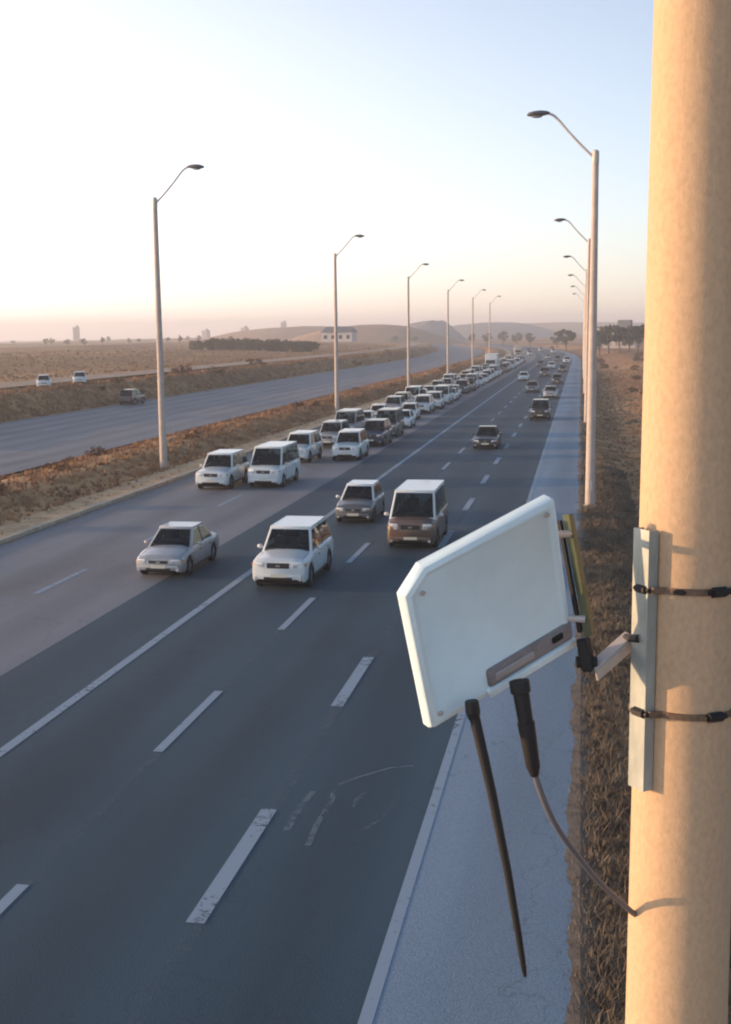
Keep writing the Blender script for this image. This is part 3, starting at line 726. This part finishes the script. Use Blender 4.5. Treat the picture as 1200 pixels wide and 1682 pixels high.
    P.append(('windscreen', quad_on('windscreen', [pt(-1, 0, 0), pt(1, 0, 0), pt(1, 0, 1), pt(-1, 0, 1)], GLASS, .072, .003), False, None))
    P.append(('rear_window', quad_on('rear_window', [pt(-1, 1, 0), pt(1, 1, 0), pt(1, 1, 1), pt(-1, 1, 1)], GLASS, .072, .003), False, None))
    cuts = (0, .50, 1) if kind != 'van' else (0, .30, .64, 1)
    for sx in (-1, 1):
        for a, b in zip(cuts, cuts[1:]):
            P.append(('side_window', quad_on('side_window', [pt(sx, a, 0), pt(sx, b, 0), pt(sx, b, 1), pt(sx, a, 1)], GLASS, .070, .003), False, None))
        for a in cuts[1:-1]:
            bm = bmesh.new(); p_, q_ = Vector(pt(sx, a, .06)), Vector(pt(sx, a, .97)); d_ = Vector((0, .065, 0)); o_ = Vector((sx*.004, 0, 0))
            lo_ = [bm.verts.new(v-o_*3) for v in (p_-d_, p_+d_, q_+d_, q_-d_)]; hi_ = [bm.verts.new(v+o_*1.6) for v in (p_-d_, p_+d_, q_+d_, q_-d_)]
            bm.faces.new(hi_); bm.faces.new(lo_[::-1])
            for k_ in range(4): bm.faces.new((lo_[k_], lo_[(k_+1) % 4], hi_[(k_+1) % 4], hi_[k_]))
            P.append(('door_pillar', to_mesh('door_pillar', bm, TRIM), False, None))
    zpl = max(interp(T['keys'], s1+(s4-s1)*q/10)[2] for q in range(11))+.018
    bm = bmesh.new(); add_box(bm, (0, (s1+s4)/2+.06, zpl), (wb*1.72, s4-s1-.34, .012)); P.append(('cabin_lining', to_mesh('cabin_lining', bm, SEATM), False, None))
    ws = wb+(wt-wb)*.35
    for yy in [s2+.42] + ([s3-.35] if kind != 'van' else [s2+1.5, s2+2.5]):
        for sx in (-1, 1):
            bm = bmesh.new(); add_box(bm, (sx*ws*.50, yy, zpl+.13), (ws*.62, .12, .26), Matrix.Rotation(-.2, 3, 'X'), bevel=.04, seg=2); add_box(bm, (sx*ws*.50, yy+.05, zpl+.34), (.24, .09, .15), bevel=.035, seg=2)
            P.append(('seat', to_mesh('seat', bm, SEATM, 50), False, None))
    bm = bmesh.new(); add_tube(bm, [Vector((ws*.5+.17*math.cos(a), s2-.05+.05*math.sin(a), zpl+.06+.16*math.sin(a))) for a in (2*math.pi*k_/14 for k_ in range(15))], .014, 6); P.append(('steering_wheel', to_mesh('steering_wheel', bm, TRIM), False, None))
    w, sh, t, b = interp(T['keys'], .06)
    hz = sh*.93
    for sx in (-1, 1):
        bm = bmesh.new(); add_box(bm, (sx*w*.74, .065, hz-.03), (w*.40, .13, .15 if kind != 'van' else .22), Matrix.Rotation(sx*.22, 3, 'Z'), bevel=.03, seg=2)
        P.append(('headlight', to_mesh('headlight', bm, HEADL, 50), False, None))
        bm = bmesh.new(); add_box(bm, (sx*w*1.0, .15, hz-.03), (.07, .12, .10), bevel=.02); P.append(('indicator', to_mesh('indicator', bm, ORANGE), False, None))
        bm = bmesh.new(); bmesh.ops.create_uvsphere(bm, u_segments=10, v_segments=6, radius=1, matrix=Matrix.Translation((sx*(wb+.16), s1+.42, zb+.13)) @ Matrix.Diagonal((.10, .06, .075, 1)))
        add_box(bm, (sx*(wb+.05), s1+.43, zb+.09), (.16, .04, .03)); P.append(('mirror', to_mesh('mirror', bm, CARM['white'], 60), True, None))
        bm = bmesh.new(); w2, sh2, t2, b2 = interp(T['keys'], L-.05)
        add_box(bm, (sx*w2*.82, L-.05, sh2*.86), (w2*.3, .10, .18), bevel=.02); P.append(('tail_light', to_mesh('tail_light', bm, REDL), False, None))
    bm = bmesh.new(); add_box(bm, (0, .012, hz-.05), (w*.86, .05, .10 if kind in ('sedan', 'hatch') else .17), bevel=.012)
    g = to_mesh('grille', bm, TRIM); P.append(('grille', g, False, None))
    bm = bmesh.new(); add_box(bm, (0, -.028, hz-.05), (.14, .012, .06), bevel=.004); P.append(('badge', to_mesh('badge', bm, RIM), False, None))
    bm = bmesh.new(); zz = interp(T['keys'], .05)[3]; add_box(bm, (0, .03, zz+.16), (w*1.80, .16, .17), bevel=.04, seg=2); P.append(('front_bumper', to_mesh('front_bumper', bm, CARM['white'], 50), True, None))
    bm = bmesh.new(); add_box(bm, (0, -.035, zz+.12), (w*1.1, .04, .08), bevel=.01); P.append(('air_intake', to_mesh('air_intake', bm, TRIM), False, None))
    bm = bmesh.new(); add_box(bm, (0, -.052, zz+.20), (.5, .012, .105)); P.append(('number_plate', to_mesh('number_plate', bm, PLATE), False, None))
    bm = bmesh.new(); add_box(bm, (0, L-.02, zz+.18), (w*1.78, .16, .18), bevel=.04, seg=2); P.append(('rear_bumper', to_mesh('rear_bumper', bm, CARM['white'], 50), True, None))
    # dark shut lines and handles along the doors
    for sx in (-1, 1):
        for s in (s1+.25, (s1+s4)/2+.02):
            w3, sh3, t3, b3 = interp(T['keys'], s)
            bm = bmesh.new(); add_box(bm, (sx*(w3*.992), s+.5, b3+(sh3-b3)*.78), (.022, .17, .03), bevel=.005); P.append(('door_handle', to_mesh('door_handle', bm, TRIM), False, None))
        bm = bmesh.new(); w3, sh3, t3, b3 = interp(T['keys'], L/2)
        add_box(bm, (sx*w3*.985, (T['wh'][0]+T['wh'][1])/2, b3+.06), (.05, T['wh'][1]-T['wh'][0]-2*ar-.06, .09), bevel=.012); P.append(('sill', to_mesh('sill', bm, TRIM), False, None))
    def seam(s, side, hw=.007):
        bm = bmesh.new()
        for sx in (side,):
            rows = []
            for so_ in (s-hw, s+hw):
                w, sh, t, b = interp(T['keys'], so_)
                rows.append([bm.verts.new((sx*(x+.003), so_, z)) for x, z in [(w*.985, b+(sh-b)*.10), (w, b+(sh-b)*.45), (w*.985, b+(sh-b)*.80), (w*.95, b+(sh-b)*.95)]])
            for q in range(3): bm.faces.new((rows[0][q], rows[0][q+1], rows[1][q+1], rows[1][q]))
        return to_mesh('door_seam', bm, TRIM)
    for sq in (T['wh'][0]+ar+.09, (s1+s4)/2+.05, min(T['wh'][1]-ar-.02, s4-.3)):
        P += [('door_seam', seam(sq, sd), False, None) for sd in (-1, 1)]
    for sx in (-1, 1):   # shut lines of the bonnet
        bm = bmesh.new(); rows = []
        for k_ in range(9):
            so_ = .20+(s1-.12-.20)*k_/8; w, sh, t, b = interp(T['keys'], so_)
            rows.append((bm.verts.new((sx*w*.84, so_, sh+(t-sh)*.12+.018)), bm.verts.new((sx*w*.825, so_, sh+(t-sh)*.16+.019))))
        for a_, b_ in zip(rows, rows[1:]): bm.faces.new((a_[0], a_[1], b_[1], b_[0]))
        P.append(('bonnet_seam', to_mesh('bonnet_seam', bm, TRIM), False, None))
    for sx in (-1, 1):
        bm = bmesh.new(); add_tube(bm, [(sx*w*.78, -.055, zz+.10), (sx*w*.78, -.035, zz+.10)], .055, 10)
        P.append(('fog_light', to_mesh('fog_light', bm, HEADL), False, None))
    bm = bmesh.new(); wm = interp(T['keys'], L/2)[0]
    add_box(bm, (0, L/2, .40), (wm*1.5, L*.93, .40)); P.append(('chassis', to_mesh('chassis', bm, CHASSIS), False, None))
    bm = bmesh.new()
    bm.free()
    for sx in (-1, 1):
        bm = bmesh.new(); add_tube(bm, [(sx*.12*wm*2, s1-.06, zb+.035), (sx*.12*wm*2-.45, s1+.10, zb+.14)], .010, 5)
        P.append(('wiper', to_mesh('wiper', bm, TRIM), False, None))
    CACHE[kind] = P
    return P
PAINTED = {}
def painted(me, colour):
    k = (me.name, colour)
    if k not in PAINTED:
        c = me.copy(); c.materials[0] = CARM[colour]; PAINTED[k] = c
    return PAINTED[k]
def car(kind, colour, x, y, label, group=None, rz=0.0, z=0.0, name=None, cat='car', bonnet=None, lean=0.0):
    T = TYPES[kind]
    r = empty(name or ('van' if kind == 'van' else 'car'), (x, y, z), rz)
    tag(r, label, 'van' if kind == 'van' else cat, group)
    for nm, me, paint, _ in car_parts(kind):
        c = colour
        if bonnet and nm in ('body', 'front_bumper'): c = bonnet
        mesh_obj(nm, painted(me, c) if paint else me, r)
    ty, ri = wheel_meshes(T['wr']); w = interp(T['keys'], T['wh'][0])[0]
    for sx in (-1, 1):
        for s in T['wh']:
            we = empty('wheel', (sx*(w-.095), s, T['wr'])); we.parent = r
            mesh_obj('tyre', ty, we); mesh_obj('rim', ri, we)
    return r
G_MAIN, G_QUEUE = 'cars driving on the dark carriageway', 'cars queueing on the pale side lanes'
def front(px, py): return ground(px, py)
LANE1, LANE2, LANE3 = -9.45, -6.45, -3.65
car('suv', 'white', -9.30, 36.6, 'white off-road car in front, driving in the lane beside the solid white line', G_MAIN)
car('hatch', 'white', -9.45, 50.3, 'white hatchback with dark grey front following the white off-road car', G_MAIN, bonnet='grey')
car('van', 'white', -6.15, 44.2, 'tall white van in the middle lane, orange light on its front painted as brown', G_MAIN, bonnet='brown')  # front colour holds the orange light reflected there
car('sedan', 'black', -6.45, 84.0, 'black saloon alone in the middle lane behind the van', G_MAIN)
car('suv', 'black', -3.65, 112.5, 'black off-road car in the lane next to the hard shoulder', G_MAIN)
far = [('sedan', 'silver', LANE3, 150), ('sedan', 'grey', LANE2, 165), ('hatch', 'black', LANE3, 192), ('sedan', 'white', LANE1, 205), ('suv', 'grey', LANE2, 222), ('sedan', 'black', LANE3, 250),
       ('hatch', 'white', LANE2, 272), ('sedan', 'darkblue', LANE1, 290), ('suv', 'white', LANE3, 318), ('sedan', 'black', LANE2, 345), ('sedan', 'silver', LANE1, 370)]
CN = dict(white='white', silver='silver', grey='grey', black='black', darkblue='dark blue', tan='tan', maroon='maroon', beige='beige')
KN = dict(sedan='saloon', hatch='hatchback', suv='off-road car', van='van')
LN = {LANE1: 'the lane beside the solid line', LANE2: 'the middle lane', LANE3: 'the lane by the hard shoulder'}
for i, (k, c, x, y) in enumerate(far):
    car(k, c, x+cx(y), y, '%s %s far down the dark carriageway in %s' % (CN[c], KN[k], LN[x]), G_MAIN, rz=-math.atan((cx(y+1)-cx(y-1))/2))
# the queue on the pale side lanes
car('sedan', 'silver', -13.75, 38.0, 'silver saloon straddling the edge of the pale lanes', G_QUEUE)
car('suv', 'white', -18.9, 60.6, 'white estate car next to the kerb, leading the queue', G_QUEUE)
car('van', 'white', -16.35, 61.6, 'white van with big dark windscreen beside the white estate car heading the queue', G_QUEUE)
QA, QB = -18.6, -15.6
queue = []
kinds = ['suv', 'hatch', 'sedan', 'van', 'suv', 'sedan', 'hatch', 'suv', 'van', 'sedan']
cols = ['white', 'white', 'silver', 'white', 'white', 'white', 'beige', 'white', 'white', 'grey', 'silver', 'white', 'white', 'white', 'silver', 'white', 'white', 'darkblue']
ya, i = 74.5, 0
while ya < 332:
    for row_x, dy in ((QA, 0.0), (QB, 1.6)):
        if abs(ya-256) < 9 and row_x == QA: continue
        queue.append((kinds[(i*7+(3 if row_x == QB else 0)) % 10], cols[(i*5+(2 if row_x == QB else 0)) % 18], row_x+(1.1 if ya < 90 else 0.6 if ya < 105 else 0), ya+dy+random.uniform(-.6, .6)))
        i += 1
    ya += random.uniform(7.6, 9.8)
seen = {}
for k, c, x, y in queue:
    jx, jr = random.uniform(-.25, .25), random.uniform(-.02, .02)
    row = 'the kerb row' if x < -17 else 'the inner row'
    key = (c, k, row); seen[key] = seen.get(key, 0)+1
    tot = sum(1 for q in queue if (q[0], q[1], 'the kerb row' if q[2] < -17 else 'the inner row') == (k, c, row))
    lab = '%s %s queueing in %s' % (CN[c], KN[k], row)
    if tot > 1: lab = '%s %s %s counting back along %s of queueing cars' % (NTH[seen[key]-1], CN[c], KN[k], row)
    car(k, c, x+jx+cx(y), y, lab, G_QUEUE, rz=jr)

# trucks in the far end of the queue
def truck(x, y, label, box='white'):
    r = empty('truck', (x, y, 0), -math.atan((cx(y+1)-cx(y-1))/2)); tag(r, label, 'truck', 'trucks in the far end of the queue')
    WH = CARM[box]
    bm = bmesh.new(); add_box(bm, (0, .95, 1.55), (2.3, 1.9, 2.0), bevel=.14, seg=2); mesh_obj('cab', to_mesh('cab', bm, WH, 40), r)
    bm = bmesh.new(); add_box(bm, (0, -.012, 2.0), (1.95, .03, .75), bevel=.01); mesh_obj('windscreen', to_mesh('windscreen', bm, PANE), r)
    bm = bmesh.new(); add_box(bm, (0, 5.0, 2.35), (2.5, 5.9, 2.6), bevel=.04); mesh_obj('cargo_box', to_mesh('cargo_box', bm, WH), r)
    bm = bmesh.new(); add_box(bm, (0, 4.0, .8), (1.0, 7.6, .3)); mesh_obj('chassis', to_mesh('chassis', bm, CHASSIS), r)
    bm = bmesh.new(); add_box(bm, (0, -.03, .62), (2.3, .2, .3), bevel=.03); mesh_obj('front_bumper', to_mesh('front_bumper', bm, TRIM), r)
    bm = bmesh.new(); add_box(bm, (0, -.014, 1.15), (1.5, .03, .35), bevel=.01); mesh_obj('grille', to_mesh('grille', bm, TRIM), r)
    ty, ri = wheel_meshes(.46)
    for sx in (-1, 1):
        bm = bmesh.new(); add_box(bm, (sx*.9, -.02, .95), (.3, .05, .2), bevel=.02); mesh_obj('headlight', to_mesh('headlight', bm, HEADL), r)
        for s in (1.0, 6.4):
            we = empty('wheel', (sx*1.05, s, .46)); we.parent = r; mesh_obj('tyre', ty, we); mesh_obj('rim', ri, we)
truck(QA+cx(256), 256, 'white box truck standing in the queue of cars')
truck(QA+cx(400)-.5, 398, 'beige box truck at the far end where the road bends', 'beige')
for y, c, x in ((430, 'white', QB), (455, 'white', QA), (480, 'grey', QB), (520, 'white', LANE1), (560, 'white', QA), (600, 'silver', QB), (470, 'white', LANE2), (540, 'black', LANE3)):
    car('suv', c, x+cx(y), y, 'tiny %s car on the distant bend of the highway' % CN[c], 'cars on the distant bend', rz=-math.atan((cx(y+1)-cx(y-1))/2))
# opposite carriageway and bank
p = ground(228, 662); car('suv', 'black', p.x, p.y, 'black car driving on the wide opposite carriageway', rz=math.pi)
for (px, py, lab) in ((72, 634, 'white hatchback parked head-on on the dirt track, farther from the lamp'), (131, 630, 'white hatchback parked head-on on the dirt track, nearer the lamp')):
    q = ground(px, py, 2.42)
    car('hatch', 'white', q.x, q.y, lab, 'cars parked on the bank', rz=math.atan2(-q.x, q.y), z=2.424 if -71 < q.x < -64 else terr(q.x, q.y)+.02)

# ------------------------------------------------------------------ trees
def leaf_mesh(name, n, rx, rz_, zc, m, seed, leaf=.35):
    r = np.random.default_rng(seed)
    # clump centres over the crown, leaves scattered round each clump
    k = 22; d = r.normal(size=(k, 3)); d /= np.linalg.norm(d, axis=1)[:, None]
    rad = 0.45+0.5*r.random(k)**.6; c = d*rad[:, None]*np.array([rx, rx, rz_]); c[:, 2] += zc
    sz = (0.22+0.22*r.random(k))*rx
    w = r.integers(0, k, n); q = r.normal(size=(n, 3)); q /= np.linalg.norm(q, axis=1)[:, None]
    P = c[w] + q*(sz[w]*r.random(n)**.45)[:, None]*np.array([1, 1, .75])
    a = r.normal(size=(n, 3)); a /= np.linalg.norm(a, axis=1)[:, None]; b = np.cross(a, r.normal(size=(n, 3))); b /= np.linalg.norm(b, axis=1)[:, None]
    s = (leaf*(.5+.7*r.random(n)))[:, None]
    co = np.stack([P-a*s, P+b*s*.55, P+a*s, P-b*s*.55], 1).reshape(-1, 3)
    me = bpy.data.meshes.new(name); me.from_pydata(co.tolist(), [], np.arange(4*n).reshape(-1, 4).tolist()); me.materials.append(m)
    return me
LEAF = mat('leaf_dark', (0.035, 0.045, 0.022), 0.8, col2=(0.075, 0.075, 0.035), scale=.6)
LEAF2 = mat('leaf_brown', (0.075, 0.055, 0.035), 0.85, col2=(0.13, 0.09, 0.05), scale=.6)
BARK = mat('bark', (0.10, 0.075, 0.055), 0.9, var=.3, scale=6)
crowns = [leaf_mesh('crown', 1500, 2.9, 2.4, 4.6, LEAF, s) for s in (1, 2, 3)] + [leaf_mesh('crown', 1100, 2.6, 2.2, 4.2, LEAF2, s) for s in (4, 5)]
crowns += [leaf_mesh('crown', 1800, 3.1, 2.5, 2.5, LEAF, s) for s in (6, 7, 8)]
def trunk_mesh(seed):
    r = random.Random(seed); bm = bmesh.new()
    add_tube(bm, [(0, 0, -.3), (.05, 0, .8), (.0, .06, 2.2), (.12, .02, 3.6), (.1, .1, 5.2)], [.26, .2, .16, .11, .04], 8)
    for i in range(6):
        a = i*1.05+r.random(); z = 1.7+i*.4; L_ = 1.2+r.random()*.9
        add_tube(bm, [(0.03, .03, z), (math.cos(a)*L_*.5, math.sin(a)*L_*.5, z+.6), (math.cos(a)*L_, math.sin(a)*L_, z+1.5)], [.09, .06, .025], 6)
    return to_mesh('trunk', bm, BARK, 50)
trunks = [trunk_mesh(s) for s in (1, 2, 3)]
def tree(x, y, s, kind, label, group, sz=None, name='tree'):
    r = empty(name, (x, y, terr(x, y)-.05), random.uniform(0, 6.28)); r.scale = (s, s, sz or s)
    tag(r, label, 'tree', group)
    mesh_obj('trunk', trunks[kind % 3], r); mesh_obj('crown', crowns[kind], r)
def ray_at(px, dist): d = ray(px, 545); return d.x/d.y*dist, dist
for i, px in enumerate(np.linspace(320, 514, 19)):
    x, y = ray_at(px+random.uniform(-4, 4), 400+random.uniform(-8, 8))
    tree(x, y, 1.0*random.uniform(.8, 1.15), 5+i % 3, 'dark green tree in the dense row across the tawny field', 'dark tree row in the field', sz=random.uniform(.62, .85))
for i, (px, d, s, k) in enumerate(((930, 560, 1.5, 0), (915, 640, 1.3, 3), (870, 720, 1.2, 3), (848, 760, 1.3, 4), (826, 800, 1.4, 3), (985, 420, 1.3, 0), (1000, 430, 1.4, 1), (1018, 410, 1.35, 2), (1034, 425, 1.4, 0), (1048, 400, 1.3, 1), (1066, 415, 1.4, 2), (800, 820, 1.3, 4), (775, 780, 1.1, 3))):
    x, y = ray_at(px, d)
    tree(x, y, s, k, ('dark green tree standing in the clump on the rise right of the verge' if px > 960 else 'brownish tree beside the far bend of the highway' if k > 2 else 'lone dark green tree at the far bend of the highway'),
         'trees on the rise' if px > 960 else 'trees by the far bend' if k > 2 else None)
for i in range(34):
    px = random.choice([random.uniform(5, 330), random.uniform(520, 900), random.uniform(5, 900)]); d = random.uniform(620, 1250)
    x, y = ray_at(px, d)
    if -60 < x-cx(y) < 12: continue
    tree(x, y, random.uniform(.5, 1.0), random.choice([1, 3, 4]), 'small hazy tree dotted over the far plain', 'scattered trees on the plain', sz=random.uniform(.45, .9))
# shrubs on the median and the verge
bush = [leaf_mesh('foliage', 420, 1.0, .7, .6, mat('bush_brown', (0.11, 0.06, 0.035), .9, col2=(0.20, 0.10, 0.05), scale=2), s, .14) for s in (11, 12, 13)]
bush_g = [leaf_mesh('foliage', 420, 1.0, .75, .6, LEAF2, s, .14) for s in (21, 22)]
def shrub(x, y, s, k, green, label, group):
    r = empty('shrub', (x, y, terr(x, y)-.05), random.uniform(0, 6.28)); r.scale = (s, s, s*random.uniform(.7, 1)); tag(r, label, 'shrub', group)
    mesh_obj('foliage', (bush_g if green else bush)[k % (2 if green else 3)], r)
    me = CACHE.get('stem')
    if me is None:
        bm = bmesh.new()
        for i in range(5):
            a = i*1.3; add_tube(bm, [(0, 0, -.1), (.25*math.cos(a), .25*math.sin(a), .4), (.6*math.cos(a), .6*math.sin(a), .8)], [.03, .02, .008], 5)
        me = CACHE['stem'] = to_mesh('stem', bm, BARK)
    mesh_obj('stem', me, r)
for i in range(20):
    y = 45 + 260*random.random()**1.4; x = random.uniform(-32, -26.5)
    shrub(x, y, random.uniform(.35, .8), i, False, 'rusty brown dry shrub among the weeds of the median', 'shrubs on the median')
for i in range(16):
    y = 95 + 330*random.random(); x = random.uniform(-62, -56)
    shrub(x, y, random.uniform(.6, 1.5), i, i % 2 == 0, 'brown dry shrub on the bank beyond the opposite carriageway', 'shrubs on the bank')
for i in range(34):
    y = 60 + 300*random.random(); x = random.uniform(4, 22)
    shrub(x, y, random.uniform(.5, 1.3), i, i % 3 > 0, 'dull brown shrub on the grass verge right of the hard shoulder', 'shrubs on the verge')

# ------------------------------------------------------------------ distant buildings and hills
def window_mat(name, wall, glass, sx, sz):
    m = bpy.data.materials.new(name); m.use_nodes = True; nt = m.node_tree; b = nt.nodes['Principled BSDF']
    tc = nt.nodes.new('ShaderNodeTexCoord'); br = nt.nodes.new('ShaderNodeTexBrick'); mp = nt.nodes.new('ShaderNodeMapping')
    mp.inputs['Rotation'].default_value = (R(90), 0, 0)
    br.offset = 0; br.inputs['Color1'].default_value = (*glass, 1); br.inputs['Color2'].default_value = (*glass, 1); br.inputs['Mortar'].default_value = (*wall, 1)
    br.inputs['Scale'].default_value = 1; br.inputs['Brick Width'].default_value = sx; br.inputs['Row Height'].default_value = sz; br.inputs['Mortar Size'].default_value = .7; br.inputs['Mortar Smooth'].default_value = 0
    nt.links.new(tc.outputs['Object'], mp.inputs[0]); nt.links.new(mp.outputs[0], br.inputs[0]); nt.links.new(br.outputs[0], b.inputs['Base Color']); b.inputs['Roughness'].default_value = .8
    return m
WALLS = [window_mat('facade_cream', (0.50, 0.42, 0.36), (0.30, 0.27, 0.25), 3.2, 3.0), window_mat('facade_grey', (0.46, 0.41, 0.38), (0.28, 0.26, 0.25), 2.8, 3.0)]
ROOFM = mat('grey_roof', (0.16, 0.165, 0.18), .7, var=.15, scale=.4)
WALLW = mat('white_wall', (0.62, 0.58, 0.54), .8, var=.08, scale=.3)
def block(px, d, w, dp, h, k, label, group=None, gable=False, z=None):
    x, y = ray_at(px, d); r = empty('building', (x, y, (terr(x, y) if z is None else z)-.3), random.uniform(-.3, .3)); tag(r, label, 'building', group)
    bm = bmesh.new(); add_box(bm, (0, 0, h/2), (w, dp, h)); mesh_obj('wall', to_mesh('wall', bm, WALLW if gable else WALLS[k]), r)
    bm = bmesh.new()
    if gable:
        vs_ = [bm.verts.new(p) for p in ((-w/2-.4, -dp/2-.4, h), (w/2+.4, -dp/2-.4, h), (w/2+.4, dp/2+.4, h), (-w/2-.4, dp/2+.4, h), (-w/2+1, 0, h+2.2), (w/2-1, 0, h+2.2))]
        for f in ((0, 1, 5, 4), (2, 3, 4, 5), (1, 2, 5), (3, 0, 4), (3, 2, 1, 0)): bm.faces.new([vs_[i] for i in f])
    else:
        add_box(bm, (0, 0, h+.25), (w+.5, dp+.5, .5)); add_box(bm, (w*.2, 0, h+1.6), (w*.3, dp*.35, 2.4))
    mesh_obj('roof', to_mesh('roof', bm, ROOFM), r)
    if gable:
        for i in range(4):
            bm = bmesh.new(); add_box(bm, (-w/2+w*(i+.5)/4, -dp/2-.01, h*.5), (w*.11, .06, h*.4)); mesh_obj('window', to_mesh('window', bm, PANE), r)
block(557, 470, 12, 9, 3.6, 0, 'low white building with grey roof at the foot of the brown hill', gable=True, z=5.5)
for px, d, w, h in ((125, 1500, 7, 15), (338, 1600, 7, 8), (402, 1600, 7, 11), (466, 1700, 7, 18)):
    block(px, d, w, 12, h+4, 0 if px % 2 else 1, {125: 'hazy apartment tower far out, standing alone past the parked white hatchbacks', 338: 'shortest hazy tower, behind one end of the dark tree row', 402: 'mid-height hazy tower behind the middle of the dark tree row', 466: 'tallest hazy tower, behind the dark tree row near the white building'}[px], 'towers on the horizon')
block(1012, 470, 16, 10, 7.5, 1, 'grey flat-roofed building behind the trees on the rise', z=2.2)

def hill(name, px, d, half_w, half_d, h, m, label, seed, px_skew=0.0):
    x0, y0 = ray_at(px, d); n = 44; vs_ = []; fs = []
    for j in range(n+1):
        for i in range(n+1):
            a = (i/n-.5)*2; b = (j/n-.5)*2
            e = max(0, 1-(a*a+b*b)); z = e**1.2*h*(1-px_skew*a)
            z += float(fbm(np.array(a*3), np.array(b*3), 1.0, seed))*h*.10*e
            vs_.append((x0+a*half_w, y0+b*half_d, terr(x0, y0)-3+z))
    w = n+1
    for j in range(n):
        for i in range(n): fs.append((j*w+i, j*w+i+1, (j+1)*w+i+1, (j+1)*w+i))
    me = bpy.data.meshes.new(name); me.from_pydata(vs_, [], fs); me.materials.append(m); me.polygons.foreach_set('use_smooth', [True]*len(me.polygons))
    tag(mesh_obj(name, me), label, kind='structure')
HB = mat('hill_brown', (0.42, 0.25, 0.14), .95, col2=(0.27, 0.16, 0.095), scale=.035, bump=.6, bscale=.25)
HG = mat('hill_grey', (0.20, 0.185, 0.185), .95, col2=(0.30, 0.27, 0.26), scale=.05, bump=.6, bscale=.3)
hill('hill', 610, 900, 80, 90, 16, HB, 'low brown hill beyond the queue of cars', 1)
hill('hill', 500, 1100, 120, 120, 17, HB, 'broad tawny rise left of the brown hill', 5)
hill('hill', 705, 1150, 42, 70, 25, HG, 'grey rocky knoll behind the brown hill', 2, .1)
hill('hill', 800, 1500, 120, 130, 21, HG, 'pinkish grey ridge behind the bend', 3)
hill('hill', 960, 2200, 380, 250, 26, HB, 'far brown ridge closing the view past the bend', 4)

# ------------------------------------------------------------------ haze
bm = bmesh.new(); add_box(bm, (-900, 1450, 17), (5600, 3100, 52))
vm = bpy.data.materials.new('haze_air'); vm.use_nodes = True; nt = vm.node_tree; nt.nodes.clear()
vo = nt.nodes.new('ShaderNodeVolumePrincipled'); vo.inputs['Color'].default_value = (0.92, 0.92, 0.95, 1); vo.inputs['Density'].default_value = 0.0006; vo.inputs['Anisotropy'].default_value = 0.3
out = nt.nodes.new('ShaderNodeOutputMaterial'); nt.links.new(vo.outputs[0], out.inputs['Volume'])
hz = mesh_obj('haze', to_mesh('haze', bm, vm)); tag(hz, 'thin evening haze over the whole place', kind='stuff')
